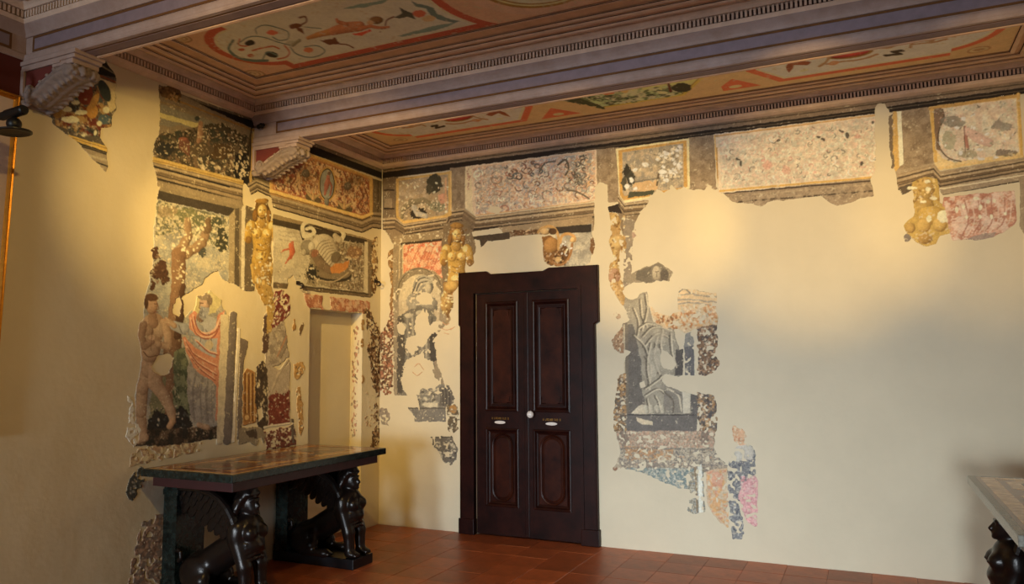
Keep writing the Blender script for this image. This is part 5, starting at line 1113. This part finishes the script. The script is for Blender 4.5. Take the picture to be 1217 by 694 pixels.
B.region(10, 'grey_pedestal', 'grey painted pedestal under the niche figure')
B.poly([496,470, 502,462, 514,462, 526,456, 532,458, 538,468, 540,478, 530,484, 498,484], (128, 118, 102), r=1.4); B.dabs([492,466, 520,462, 520,486, 494,484], 40, [GL, (80, 72, 62), (170, 154, 126)], .8, 2.2, seed=85); B.poly([523,460, 534,458, 541,474, 534,484, 523,482], (104, 94, 82), r=1)
for x in (526, 530, 534): B.line([x,462, x+1,482], (78, 70, 62), 1.4)
B.poly([484,484, 530,484, 530,501, 493,501, 491,492], (124, 114, 100), r=.5); B.line([486,485, 530,485], (94, 84, 72), 1.4); B.ell(512, 481, 9, 3, (206, 188, 152), r=1)
B.poly([532,482, 542,480, 546,492, 545,510, 536,516, 532,512], (104, 86, 62), r=1.4); B.ell(539, 486, 4, 5, (176, 124, 58), r=1); B.dabs([532,482, 546,482, 545,514, 533,514], 46, [GL, (66, 56, 46), (150, 126, 92)], .6, 1.6, seed=86); B.line([532,494, 545,494], GL, 1.6)
B.dabs([498,504, 530,504, 530,516, 498,514], 18, [(222, 196, 150), (196, 172, 130)], 1, 2.4, seed=87, mask=False)
B.region(11, 'painted_console', 'small dark painted console left of the door')
B.poly([513,519, 538,519, 544,534, 543,546, 536,553, 527,550, 522,538, 514,528], (108, 98, 84), r=1.4); B.line([512,519.5, 538,519.5], (80, 72, 62), 1.4, 1, mask=True); B.dabs([514,524, 542,524, 544,548, 526,550], 50, [(176, 160, 130), (60, 54, 48), (206, 186, 150)], .6, 1.6, 1.8, seed=88)
B.region(12, 'red_sketch_traces', 'faint red sketch traces left of the door')
for i, q in enumerate(([526,383, 530,386, 534,384], [525,390, 531,392, 538,390], [528,396, 534,397], [492,436, 498,432, 504,440], [490,442, 496,446, 502,442], [536,392, 541,388])): B.curve(q, (206, 150, 104), 1, .8, True)
# -- second gold caryatid and ornaments over the door
B.region(13, 'caryatid_figure', 'gold painted caryatid bust left of the door')
B.pl = lin((224, 184, 114))
B.poly([528,266, 556,262, 564,285, 566,300, 556,310, 548,366, 528,366, 524,300], (128, 100, 62), r=.6)
B.erase([548,326, 552,312, 566,300, 580,286, 580,340, 546,340], .6)
caryatid(B, 543, 269, .88, hair=(172, 116, 40), low=False, seed=90)
B.poly([528,336, 548,332, 546,350, 538,358, 526,352], (172, 118, 40), r=1); B.ell(537, 340, 8, 6, (214, 160, 62), dk=(120, 78, 24)); B.ell(531, 360, 7, 14, (190, 140, 60), dk=(110, 72, 26), r=1); B.dabs([524,346, 540,346, 538,376, 526,376], 34, [(236, 200, 124), (120, 78, 30), CR2], .7, 1.8, 1.8, seed=91)
B.erase([538,350, 548,336, 560,336, 560,380, 540,380], .8)
B.region(14, 'grey_panel_fragment', 'grey painted panel fragment over the door')
B.pl = lin((208, 168, 108))
B.poly([660,267, 704,262, 704,290, 701,312, 690,318, 664,318, 660,300], (160, 140, 108), r=.8); B.mottle([664,278, 704,274, 700,316, 664,318], [(180, 158, 120), (136, 120, 94)], 16, .52, .8, seed=29); B.poly([658,269, 703,266.5, 703,276, 660,278], (56, 44, 32), r=.5); B.poly([592,270, 704,257, 704,266, 640,272, 598,276], (150, 118, 76), r=.5)
B.region(15, 'gilt_scroll_ornament', 'brown and gold scroll ornament over the door')
B.poly([606,275, 612,273, 642,273, 644,277, 634,278, 626,278, 620,279, 610,280], (110, 70, 34), r=1.2); B.dabs([606,274, 642,273, 642,278, 610,280], 20, [(206, 160, 100), (70, 44, 22)], .6, 1.4, seed=92)
B.poly([644,281, 654,280, 663,286, 664,302, 662,312, 655,316, 650,314, 646,308], (128, 78, 26), r=.8); B.ell(655, 292, 9, 10, (176, 116, 44), dk=(90, 54, 20), r=.6); B.curve([640,276, 645,271, 654,269, 661,274, 664,284, 664,296], (176, 124, 56), 3.2, 1, True); B.ell(648, 275, 6, 4, (196, 150, 84), dk=(110, 74, 34)); B.ell(657, 275, 5, 4, (80, 52, 26))
B.poly([663,300, 670,290, 676,296, 678,306, 672,314, 660,317, 656,312], (100, 60, 22), r=.7); B.curve([656,311, 664,315, 672,312, 678,302, 680,290], (150, 96, 42), 3, 1, True); B.curve([666,288, 668,281, 675,278, 682,281, 683,286, 679,286], (186, 128, 58), 3.2, 1, True); B.ell(681, 285, 3, 3.4, (214, 158, 84), dk=(120, 80, 36)); B.ell(664, 309, 4.6, 4, (196, 146, 78), dk=(96, 60, 26)); B.dabs([646,305, 676,296, 672,316, 650,316], 24, [(230, 196, 140), (60, 38, 20), (176, 124, 66)], .7, 1.8, seed=93); B.dabs([664,284, 680,290, 676,306, 664,300], 8, [(240, 214, 168)], .8, 1.4, seed=94)
B.poly([702,284, 705,281, 707,290, 706,300, 703,304, 701,294], (112, 72, 36), r=1)
# -- ornament right of the door
B.region(16, 'gold_ornament', 'gold painted herm right of the door')
B.pl = lin((238, 200, 128))
B.poly([741,258, 754,262, 752,300, 750,342, 741,346], (156, 132, 96), r=.7); B.poly([752,276, 756,272, 757,280, 752,284], (190, 150, 110), r=1)
B.poly([724,252, 733,254, 738,262, 737,278, 744,282, 744,296, 737,302, 736,318, 737,326, 743,346, 742,362, 736,358, 728,342, 723,330, 725,312, 729,304, 724,292, 726,276], (196, 146, 68), r=1); B.ell(731, 262, 6, 8, (214, 168, 84), dk=(140, 94, 36), r=1); B.ell(734, 289, 10, 9, (224, 178, 92), dk=(150, 102, 42), r=1); B.limb([732,300,4, 732,318,3], (216, 168, 80), (150, 104, 44)); B.ell(730, 328, 7, 9, (196, 142, 92), dk=(140, 92, 56), r=1); B.limb([730,338,5, 736,350,4, 741,360,3], (214, 164, 84), (150, 100, 44))
B.dabs([724,254, 744,258, 742,360, 726,340], 70, [(248, 222, 160), (140, 92, 36), (120, 80, 30), (226, 180, 100)], .6, 1.7, 1.8, seed=95)
for q in ((734, 376, 3, 4), (731, 372, 1.6, 3)): B.ell(*q, (196, 156, 108), r=1.4)
# -- big grisaille statue
B.region(17, 'grisaille_statue', 'grey painted draped statue standing in a niche')
B.pl = lin((222, 190, 134))
ST, SD, SL = (168, 150, 120), (110, 98, 80), (208, 190, 152)
B.poly([741,332, 750,326, 762,318, 772,316, 782,311, 794,318, 800,324, 794,334, 784,340, 770,336, 742,336], (150, 130, 98), r=1.2); B.poly([757,322, 776,316, 778,334, 768,337, 756,332], (116, 102, 80), r=.8); B.ell(782, 325, 9, 12, (128, 112, 88), r=.8); B.ell(781, 325, 6, 9, (190, 168, 128), dk=(116, 100, 80), r=.4); B.ell(790, 327, 5, 8, (104, 90, 72), r=.8); B.line([779,323, 783,322.6], (100, 84, 66), 1); B.line([781,324, 780.4,329], (120, 102, 80), .9)
B.pl = lin((216, 190, 142))
B.poly([743,346, 752,340, 762,350, 768,344, 772,366, 776,384, 800,388, 804,406, 810,420, 812,444, 806,448, 790,444, 786,452, 792,460, 816,468, 828,470, 828,512, 746,512, 746,420, 744,384, 748,380, 742,366], (158, 144, 118), r=1)
B.poly([746,384, 762,388, 766,420, 768,460, 764,494, 746,496], (116, 106, 92), r=.8); B.poly([740,384, 747,382, 747,512, 742,512, 742,420], (128, 114, 92), r=.6); B.poly([803,416, 812,414, 812,446, 802,446], (96, 88, 78), r=1); B.line([742,386, 743,508], (206, 184, 142), 1.4)
B.poly([748,362, 762,350, 769,352, 772,380, 786,386, 800,394, 804,412, 800,442, 786,446, 784,462, 794,470, 790,486, 770,490, 764,468, 762,430, 754,392], (166, 152, 124), r=.8)
fold = [([752,366, 758,384, 756,400], 2), ([760,356, 762,376, 768,388], 2), ([766,350, 768,368, 762,392], 2.4), ([758,390, 768,384, 784,388], 2), ([762,400, 776,388, 796,392], 2), ([764,412, 780,396, 800,404], 2), ([766,424, 772,436, 770,462], 2.2), ([772,408, 768,430, 770,452], 2.4), ([786,392, 784,410, 788,428], 2.6), ([796,396, 797,416, 802,436], 2.6), ([780,400, 776,424, 782,444], 2), ([766,462, 780,452, 786,446], 2), ([766,470, 780,462, 790,468], 2), ([768,474, 770,484, 768,490], 2), ([778,470, 782,480, 780,490], 2), ([752,398, 764,410, 768,420], 2)]
for a, w in fold:
    B.curve(a, SD, w, .75); B.curve(np.array(a, float)+np.tile([2.2, .6], len(a)//2), SL, w*.8, .8)
B.ell(778, 430, 8, 18, (190, 174, 142), .7, rot=.15, r=1.4); B.ell(783, 400, 7, 9, (186, 170, 138), .6, r=1.2)
B.poly([790,458, 812,466, 818,490, 788,492], (142, 130, 110), r=1); B.curve([794,462, 806,470, 810,488], SL, 2, .8); B.curve([790,466, 800,476, 800,490], SD, 2, .8); B.curve([802,466, 816,474, 818,490], (110, 100, 88), 1.6, .8); B.poly([811,464, 821,468, 820,491, 812,491], (206, 190, 156), r=.5)
B.poly([750,492, 756,484, 766,480, 776,488, 770,492], (204, 184, 146), r=.8)
for x in (768, 774, 781, 787): B.limb([x,484,3, x+1,489,2.4], (206, 190, 154), (110, 100, 84))
B.poly([745,492, 829,492, 828,513, 745,513], (116, 107, 95), r=.4); B.line([746,493, 828,493], (70, 64, 58), 1.2); B.poly([756,496, 762,497, 776,501, 776,505, 764,504, 757,500], (214, 190, 146), r=.8); B.poly([821,468, 829,470, 829,494, 821,492], (110, 102, 92), r=.4)
B.erase([744,340, 740,346, 742,352, 748,356, 756,354, 761,349, 760,342, 752,337], 1.2); B.erase([771,340, 780,334, 792,334, 804,332, 808,344, 804,366, 796,374, 786,372, 776,362, 770,350], 1.6); B.erase([762,342, 770,338, 770,346, 764,348], .8)
B.erase([786,416, 794,418, 800,426, 804,434, 798,440, 788,438, 785,428], 1.2); B.erase([789,446, 800,449, 812,450, 836,444, 860,446, 862,466, 840,466, 826,464, 810,464, 796,458, 790,452], 1.6); B.erase([739,420, 744,416, 750,418, 744,424, 742,430, 740,426], .8); B.erase([760,455, 766,453, 768,460, 762,462], .8); B.erase([804,392, 812,390, 812,410, 808,412], 1)
# -- faded scene right of the statue
B.region(18, 'faded_scene', 'faded orange scene with grey bands beside the statue')
B.pl = lin((220, 192, 140))
B.poly([773,364, 782,370, 796,376, 806,368, 806,342, 814,344, 852,348, 853,384, 846,394, 836,390, 822,392, 814,396, 806,392, 790,390, 780,384, 774,376], (218, 184, 132), r=1.5)
for y in (345, 351, 357, 361): B.line([803,y, 820,y-2, 836,y+1, 852,y+2], (150, 142, 124), 1.8, .8, .9)
B.curve([806,348, 813,343, 820,348], (128, 122, 108), 1.6, .8)
B.dabs([776,366, 806,372, 852,362, 852,390, 810,394, 778,382], 130, [(206, 130, 60), (214, 156, 84), (176, 106, 48), (232, 200, 150), (190, 120, 60)], .8, 2.4, 1.6, seed=101); B.dabs([808,364, 852,362, 850,384, 812,384], 60, [(226, 206, 168), (200, 186, 150), (206, 140, 74)], .8, 2, 2, 1., seed=102); B.dabs([780,376, 806,374, 808,382, 782,384], 16, [(140, 84, 40), (120, 96, 44)], .8, 1.8, seed=103)
B.region(19, 'ornament_strip', 'speckled brown ornament strips edging the statue niche')
B.poly([815,396, 824,394, 826,446, 815,446, 813,412], (150, 142, 124), r=.8); B.poly([814,412, 826,410, 826,446, 814,446], (112, 106, 98), r=.6); B.line([825.5,392, 826,446], (226, 208, 168), 1.6)
B.poly([828,392, 846,386, 852,388, 853,404, 850,420, 855,430, 852,440, 840,446, 829,446], (166, 126, 86), r=1.6); B.mottle([828,388, 853,386, 854,446, 829,446], [(112, 84, 62), (190, 150, 108), (134, 98, 66), (96, 84, 74)], 8, .52, seed=33); B.dabs([832,390, 852,388, 854,440, 832,446], 70, [(86, 66, 50), (226, 196, 150), (150, 104, 62)], .6, 1.6, seed=104)
B.poly([732,398, 740,388, 742,420, 736,420, 730,416, 727,404], (168, 126, 86), r=1.4); B.dabs([728,390, 742,390, 742,420, 730,418], 30, [(110, 80, 54), (214, 178, 130)], .6, 1.5, seed=105)
B.poly([735,446, 743,444, 744,512, 730,512, 729,496, 732,470], (170, 128, 80), r=1.4); B.mottle([729,444, 744,444, 744,514, 729,514], [(120, 88, 56), (200, 150, 84), (112, 100, 84)], 8, .52, seed=35)
B.poly([828,466, 848,470, 852,480, 853,500, 848,534, 832,532, 830,500], (172, 138, 96), r=1.4); B.mottle([828,466, 853,468, 853,534, 830,534], [(112, 100, 88), (196, 150, 92), (140, 112, 80), (90, 84, 80)], 8, .52, seed=37); B.dabs([729,446, 744,446, 744,512, 730,512], 40, [(90, 70, 50), (226, 196, 150)], .6, 1.4, seed=106); B.dabs([830,468, 852,470, 850,532, 832,532], 60, [(90, 76, 60), (230, 206, 166), (176, 120, 64)], .6, 1.6, seed=107)
# -- dado below the statue
B.region(20, 'mottled_dado', 'mottled grey and ochre painted dado under the statue')
B.pl = lin((204, 190, 160))
B.poly([732,512, 745,513, 829,513, 850,512, 848,532, 856,546, 866,554, 880,548, 896,552, 894,562, 866,562, 838,560, 826,580, 812,580, 790,572, 766,562, 744,558, 729,556, 737,538, 736,530], (176, 160, 136), r=1.6)
B.mottle([732,512, 850,512, 848,532, 738,532], [(196, 176, 150), (150, 132, 112), (190, 150, 124)], 4, .52, seed=40); B.mottle([737,532, 850,532, 866,554, 735,552], [(146, 140, 130), (112, 108, 106), (190, 176, 150)], 4, .5, seed=42); B.mottle([742,530, 800,534, 800,546, 744,546], [(200, 152, 92), (180, 128, 76)], 8, .5, .7, seed=44)
B.line([740,533, 846,534], (130, 122, 112), 1.8, .8, 1); B.mottle([736,548, 866,552, 866,562, 740,558], [(120, 112, 106), (146, 134, 120)], 4, .5, seed=46)
B.poly([766,558, 826,558, 822,580, 806,580, 780,570], (140, 152, 150), .9, r=1.6); B.mottle([740,556, 826,556, 822,582, 780,572, 744,560], [(92, 118, 124), (186, 184, 166), (120, 140, 140)], 4, .52, seed=48); B.dabs([760,556, 826,558, 822,580, 786,570], 60, [(78, 108, 116), (206, 202, 184), (150, 160, 150)], .6, 1.6, 2, 1.4, seed=108)
for q in ((741, 520, 6, 10), (838, 520, 5, 9)): B.ell(*q, (110, 100, 92), .6, r=2)
B.dabs([734,514, 846,514, 856,552, 740,552], 170, [(214, 198, 168), (120, 106, 92), (196, 150, 110), (140, 130, 116)], .5, 1.4, seed=109); B.ell(731, 557, 3, 2.4, (150, 112, 86))
B.region(21, 'painted_column_bases', 'blue grey, orange and pink painted column bases')
B.poly([820,562, 836,556, 838,608, 826,611, 817,607, 820,590], (150, 152, 146), r=1.2); B.mottle([818,562, 837,556, 838,610, 818,610], [(108, 122, 130), (186, 178, 156), (134, 124, 100)], 4, .51, seed=50); B.poly([829,552, 834,552, 836,608, 831,610], (224, 220, 206), r=.5); B.line([826,556, 829,608], (140, 116, 84), 1.8, .9)
B.poly([839,560, 864,556, 866,628, 856,622, 846,610, 841,600], (206, 176, 140), r=1.2); B.mottle([840,560, 866,558, 866,628, 844,606], [(206, 140, 108), (214, 160, 92), (196, 180, 150)], 8, .52, seed=52); B.ell(852, 570, 7, 9, (212, 148, 120), .7, r=2); B.ell(851, 600, 6, 9, (206, 156, 96), .7, r=2)
B.poly([866,548, 876,534, 884,528, 897,532, 898,562, 890,572, 882,586, 878,600, 884,624, 886,640, 872,642, 868,628, 866,590], (134, 134, 134), r=1.6); B.mottle([866,530, 898,530, 896,566, 880,590, 888,640, 868,642], [(92, 96, 108), (170, 168, 160), (112, 116, 122)], 4, .5, seed=54); B.dabs([866,550, 896,550, 882,590, 884,640, 868,640], 80, [(76, 82, 98), (204, 200, 188), (120, 122, 124)], .6, 1.6, seed=110)
B.poly([872,534, 880,526, 896,532, 894,546, 876,548], (200, 194, 180), .8, r=1.2)
B.poly([898,564, 901,572, 900,626, 888,622, 880,600, 878,588, 884,574], (222, 164, 164), r=1.2); B.mottle([880,566, 901,564, 900,628, 884,618], [(230, 186, 182), (206, 140, 144)], 4, .52, seed=56)
B.poly([869,506, 876,504, 886,514, 890,528, 880,530, 872,524, 870,514], (212, 168, 128), r=1.4); B.dabs([868,506, 888,508, 890,528, 874,528], 30, [(196, 128, 90), (230, 206, 172)], .6, 1.6, 2, seed=111)
# -- bust and pink marble at the right
B.region(22, 'gold_bust_fragment', 'headless gold painted bust at the right')
B.pl = lin((236, 200, 128))
B.poly([1084,216, 1100,211, 1114,213, 1117,240, 1130,252, 1132,270, 1128,278, 1116,280, 1112,290, 1100,293, 1088,288, 1076,274, 1073,268, 1078,262, 1087,256, 1086,240], (204, 160, 62), r=1); B.ell(1099, 224, 11, 12, (206, 160, 70), dk=(140, 100, 36), r=1.4); B.limb([1098,232,9, 1099,246,11], (196, 152, 62), (130, 94, 34)); B.ell(1108, 256, 18, 11, (214, 166, 60), dk=(140, 98, 32), r=1); B.ell(1098, 268, 8.4, 8.4, (222, 174, 74), dk=(146, 102, 36), r=.4); B.ell(1117, 267, 8.4, 8.4, (222, 174, 74), dk=(146, 102, 36), r=.4); B.ell(1082, 271, 6, 6, (206, 158, 66), dk=(120, 84, 34), r=.6); B.ell(1099, 284, 9, 6, (196, 146, 58), dk=(130, 90, 34), r=1); B.ell(1078, 282, 4, 5, (130, 112, 90), r=1)
B.dabs([1084,214, 1114,214, 1116,240, 1086,244], 46, [(146, 104, 42), (236, 200, 120), (180, 132, 50)], .7, 1.9, 1.8, seed=112)
for q in ((1102, 216, 4, 2), (1103, 225, 3.6, 2.4), (1109, 236, 4, 2), (1097, 240, 4, 1.6), (1084, 224, 6, 2), (1104, 260, 3.6, 4), (1121, 257, 7, 7), (1128, 262, 4, 3)): B.ell(*q, (246, 220, 160), r=1)
B.region(23, 'pink_marble_fragment', 'pink marbled fresco fragment at the right edge')
B.poly([1121,234, 1206,226, 1208,262, 1206,268, 1194,275, 1182,281, 1160,283, 1131,286, 1129,276, 1132,268, 1128,252, 1120,244], (216, 150, 108), r=1); B.mottle([1121,234, 1208,226, 1208,268, 1180,282, 1130,286], [(226, 172, 130), (192, 120, 84), (234, 196, 156)], 16, .53, seed=58)
for i in range(10): B.curve([1136+7*i, 282-1.4*i, 1144+7*i, 262, 1138+8*i, 238-.6*i], [(234, 196, 154), (184, 112, 78)][i % 2], 1.6, .7)
for q in ((1160, 236, 4, 2), (1174, 240, 2, 2.6), (1182, 239, 2, 2.4), (1145, 246, 2, 3), (1165, 247, 2.4, 3), (1178, 258, 2, 3), (1164, 258, 2, 2.6), (1195, 254, 2, 2), (1149, 258, 2, 2.4), (1137, 250, 2, 4)): B.ell(*q, (246, 220, 168), r=.8)
B.poly([1148,284, 1166,278, 1184,276, 1180,282, 1160,286], (170, 140, 112), r=.8)
for r_, t_ in ((8, .66), (10, .70), (11, .68), (19, .67), (20, .67), (21, .65), (18, .66), (16, .68), (9, .71)): B.fray(r_, t_, 8)
B.ageing(.13)
B.build(lambda u, v, p: np.stack([u, np.full(u.shape, -p), v], 1), wall_back, M['fresco'])

# ------------------------------------------------------------------ painted ceiling panels
def ceiling_canvas(y0, y1):
    zc = ZC-.004
    c = Canvas(pixel_matrix((0, 0, zc), (1, 0, 0), (0, 1, 0)), .445, W-.445, y0, y1, .004); c.pl = lin((150, 118, 100)); return c
CPL = (128, 94, 76)
RED, REDD = (108, 42, 28), (74, 28, 18)
# middle coffer: long red bordered panels left and right of an oval (left half drawn, right half mirrored)
C1 = ceiling_canvas(YB[3]+.445, YB[2]-.445); ycm = (YB[3]+YB[2])/2; hy = (YB[2]-YB[3])/2-.445
U, V = np.meshgrid(C1.u0+(np.arange(C1.w)+.5)*C1.res, C1.v0+(np.arange(C1.h)+.5)*C1.res)
def tone(c, mask, col, a=1.): c.rgb[mask] = c.rgb[mask]*(1-a)+c.C(col)*a
def panel_shape(U, V, d, x0, x1, hh, yc, ov, inner=True):
    """long panel with a lobed end at x0 and a concave end at x1; d = inset"""
    y = np.abs(V-yc); r = .34
    body = (U > x0+.30+d) & (U < x1-d) & (y < hh-d)
    lobe = ((U-(x0+.36))**2+(V-yc)**2*1.0 < (r-d)**2) & (U <= x0+.40)
    stepb = (U > x0+.12+d) & (U < x0+.34) & (y < hh*.80-d)
    s = body | lobe
    if ov is not None: s &= (((U-ov[0])/(ov[1]+d))**2+((V-yc)/(ov[2]+d))**2) > 1
    return s
C1.pl = lin((112, 88, 74))
tone(C1, np.ones(U.shape, bool), (124, 86, 70)); C1.m[:] = 1; C1.id[:] = 1; C1.region(1, 'painted_ceiling_panel', 'painted ceiling panel with red bordered grotesques')
xm = W/2; X0 = .51
ovl = (xm, .60, .62)
tone(C1, panel_shape(U, V, 0, X0, xm-.02, hy-.01, ycm, ovl), RED); tone(C1, panel_shape(U, V, .062, X0, xm-.02, hy-.01, ycm, ovl), (142, 108, 94)); tone(C1, panel_shape(U, V, .074, X0, xm-.02, hy-.01, ycm, ovl), (130, 100, 82)); tone(C1, panel_shape(U, V, .08, X0, xm-.02, hy-.01, ycm, ovl), (146, 113, 98))
for r, col in ((1.0, (120, 88, 76)), (.80, (92, 62, 26)), (.74, (132, 104, 74)), (.70, (92, 66, 36)), (.66, (140, 112, 92)), (.56, (104, 74, 46)), (.53, (138, 110, 90))):
    tone(C1, ((U-xm)/(.46*r))**2+((V-ycm)/(.44*r))**2 < 1, col)
g1, g2, g3 = (52, 60, 58), (104, 46, 28), (66, 34, 20)
# grotesque drawn in image pixel coordinates
C1.curve([277,48, 272,58, 282,68, 300,72, 318,72], g1, 3); C1.curve([282,52, 296,44, 312,44, 330,50, 345,54], g1, 1.2); C1.curve([285,46, 284,53, 292,55, 300,52], g2, 1.6); C1.ell(297, 51, 6, 3.4, (30, 24, 22), r=.6); C1.ell(323, 65, 8, 3.2, (32, 26, 24), rot=.2, r=.6); C1.curve([312,71, 318,62, 330,66], g1, 1.4)
C1.ell(287, 59, 4, 1.6, g2); C1.ell(298, 66, 4, 2, g2); C1.curve([300,60, 312,57, 324,55, 332,58], g2, 1.8)
C1.curve([305,40, 304,34, 314,30, 330,33, 342,38, 342,46, 332,48, 324,44], g1, 1.2); C1.ell(324, 39, 7, 3, (132, 52, 34), r=1); C1.curve([345,56, 352,64, 366,68, 380,66, 386,60, 376,54, 362,56], g1, 1.2); C1.ell(367, 60, 6, 3, (126, 64, 40), r=1); C1.curve([338,54, 344,62, 340,68, 330,70], g2, 1.6)
C1.ell(346, 51, 6, 2.6, (104, 96, 88), r=.8); C1.limb([348,54,2, 356,48,2], (90, 80, 66), (50, 44, 40))
C1.ell(352, 31, 8, 3.4, g3, rot=-.15, r=1); C1.curve([356,30, 364,26, 363,20, 356,21], g3, 1.8); C1.poly([352,33, 360,34, 362,41, 354,37], g3); C1.line([362,32, 382,34], g1, 1)
C1.ell(394, 50, 9, 3.2, g3, rot=.1, r=1); C1.curve([400,52, 412,53, 420,57], g3, 1.4); C1.poly([380,48, 392,49, 398,44, 402,50, 392,54], g3)
C1.limb([366,45,2, 380,41,3.4, 396,37,4], (128, 76, 40), (70, 36, 20)); C1.limb([396,37,5, 410,33,6.5, 428,31,6], (136, 70, 46), (74, 34, 22)); C1.ell(447, 24, 8.5, 4.5, (84, 54, 32), dk=(46, 28, 18)); C1.ell(440, 27, 4, 3, (140, 86, 60)); C1.limb([412,29,2.4, 402,26,2, 400,23,1.4], (128, 66, 42), (74, 34, 22)); C1.limb([428,34,2.6, 440,31,2, 452,33,1.8, 462,32,1.4], (128, 66, 42), (74, 34, 22)); C1.poly([418,40, 430,38, 440,34, 442,37, 430,42, 422,42], (124, 40, 26)); C1.dabs([450,33, 464,32, 462,38, 450,38], 12, [g3, (150, 116, 92)], .5, 1)
C1.curve([458,30, 460,24, 468,20], g3, 1.6); C1.poly([468,21, 478,16, 474,9, 482,13, 490,16, 494,23, 484,20, 474,22], (48, 44, 40)); C1.ell(498, 16, 8, 4, (150, 50, 30), r=1); C1.poly([488,0, 496,4, 510,7, 516,10, 520,17, 532,22, 542,24, 548,25, 538,27, 522,24, 512,18, 506,10, 494,8], (58, 66, 66)); C1.ell(510, 22, 8, 4, (140, 92, 66), r=1)
C1.poly([472,43, 490,38, 520,30, 544,26, 524,35, 500,40, 480,43], (70, 80, 78), r=.8); C1.poly([408,10, 424,6, 446,2, 462,-2, 456,4, 436,8, 418,11], (70, 80, 78), r=.8)
# corner roundels
for cx, cy in ((303, 88), (216, 46)):
    for r_, col in ((1, (84, 52, 36)), (.8, (126, 92, 72)), (.55, (84, 52, 36)), (.4, (128, 94, 74)), (.15, (90, 60, 40))): C1.ell(cx, cy, 13*r_, 4.6*r_, col, .8, .12, mask=False)
half = C1.w//2; C1.rgb[:, -half:] = C1.rgb[:, :half][:, ::-1]
C1.ageing(.06)
C1.build(lambda u, v, p: np.stack([u, v, np.full(u.shape, ZC-p)], 1), ceiling, M['ceilpaint'], .004)
# coffer by the back wall: two red bordered panels, a diamond landscape and red triangles (nearer half mirrored from the far half)
C2 = ceiling_canvas(YB[1]+.43, YB[0]-.30); yc2 = (YB[1]+.43+YB[0]-.30)/2
C2.v0 = YB[1]+.30; C2 = Canvas(pixel_matrix((0, 0, ZC-.004), (1, 0, 0), (0, 1, 0)), .30, W-.30, YB[1]+.30, YB[0]-.30, .004); yc2 = (YB[1]+YB[0])/2
C2.pl = lin((122, 92, 68)); U, V = np.meshgrid(C2.u0+(np.arange(C2.w)+.5)*C2.res, C2.v0+(np.arange(C2.h)+.5)*C2.res); Y = np.abs(V-yc2)
C2.region(1, 'painted_ceiling_panel', 'painted ceiling panel with a diamond landscape and red bordered grotesques'); C2.m[:] = 1; C2.id[:] = 1
tone(C2, np.ones(U.shape, bool), (140, 92, 60)); C2.m[:] = 1
def end_panel(d):
    xl, xr = .40, 2.06
    s = (U > xl+.30) & (U+1.0*(Y)*.0 < xr-d*1.3) & (Y < .43-d)
    s &= (U+.62*np.abs(.0-Y) < xr+.06-d*1.3)
    s |= ((U-.78)/(.38-d))**2+(Y/(.36-d))**2 < 1
    return s
for d, col in ((0, (136, 52, 26)), (.055, (168, 124, 88)), (.068, (150, 104, 72)), (.074, (176, 138, 98))): tone(C2, end_panel(d), col)
tri = lambda xa, xb, w: (U > xa) & (U < xb) & (Y > .20) & (Y < .445) & (np.abs(U-(xa+xb)/2) < (Y-.20)/.245*w)
tone(C2, tri(1.98, 2.38, .19), (136, 52, 26)); tone(C2, ((U-2.18)/.05)**2+((Y-.38)/.035)**2 < 1, (168, 96, 62))
dia = lambda d: (np.abs(U-2.93)+np.maximum(0, Y)*.68 < .62-d) & (Y < .40-d*.8)
tone(C2, dia(0), (150, 96, 28)); tone(C2, dia(.035), (96, 60, 20)); tone(C2, dia(.045), (168, 112, 56))
C2.poly([664,119, 690,114, 716,124, 720,130, 700,126], (44, 40, 24), r=1.2); C2.poly([690,116, 712,110, 740,112, 776,108, 806,100, 812,110, 780,117, 716,126], (64, 66, 40), r=1.6); C2.mottle([690,114, 812,100, 812,112, 716,127], [(36, 38, 26), (110, 112, 76), (132, 124, 84)], 16, .52, seed=3); C2.dabs([696,112, 800,100, 800,114, 716,124], 90, [(40, 40, 28), (128, 120, 84), (90, 92, 60)], .8, 2.4, 3, -.15, seed=4); C2.ell(722, 110, 8, 3, (130, 62, 30), r=1); C2.ell(742, 108, 5, 2.4, (170, 90, 44), r=1); C2.limb([794,98,1.4, 797,108,2], (70, 30, 20), (44, 20, 14)); C2.ell(810, 104, 12, 5, (38, 32, 20), r=1.2); C2.ell(788, 110, 6, 2, (168, 136, 72), r=.8)
C2.ell(545, 140, 18, 4.4, (92, 62, 20), rot=-.12); C2.ell(545, 140, 15.5, 3.4, (128, 30, 24), rot=-.12, dk=(70, 18, 14)); C2.curve([513,150, 520,149, 518,152, 528,150], (40, 28, 22), 2.2)
for q in ([472,152, 480,148, 488,150, 496,146, 506,150], [478,152, 490,151, 500,148], [530,147, 545,147, 560,144, 572,142], [556,136, 568,140, 580,142], [505,144, 516,145, 524,142]): C2.curve(q, (104, 70, 46), 1.3)
C2.poly([578,136, 588,130, 596,132, 604,136, 606,139, 592,135, 584,138], (92, 42, 22), r=.6); C2.ell(566, 143, 5, 1.6, (120, 74, 46)); C2.ell(484, 148, 3, 1.2, (168, 76, 48)); C2.ell(594, 141, 4, 1, (190, 110, 80))
for q in ((476, 166, 9, 2.2),): 
    for r_, col in ((1, (104, 66, 42)), (.75, (146, 100, 68)), (.45, (104, 66, 42))): C2.ell(q[0], q[1], q[2]*r_, q[3]*r_, col, .8, mask=False)
hh = C2.h//2; C2.rgb[:hh] = C2.rgb[-hh:][::-1]; half = C2.w//2; left = C2.rgb[:, :half].copy()
mid = (U[0] > 2.28) & (U[0] < W-2.28); keep = C2.rgb.copy(); C2.rgb[:, -half:] = left[:, ::-1]; C2.rgb[:, mid] = keep[:, mid]
C2.ageing(.06)
C2.build(lambda u, v, p: np.stack([u, v, np.full(u.shape, ZC-p)], 1), ceiling, M['ceilpaint'], .004)
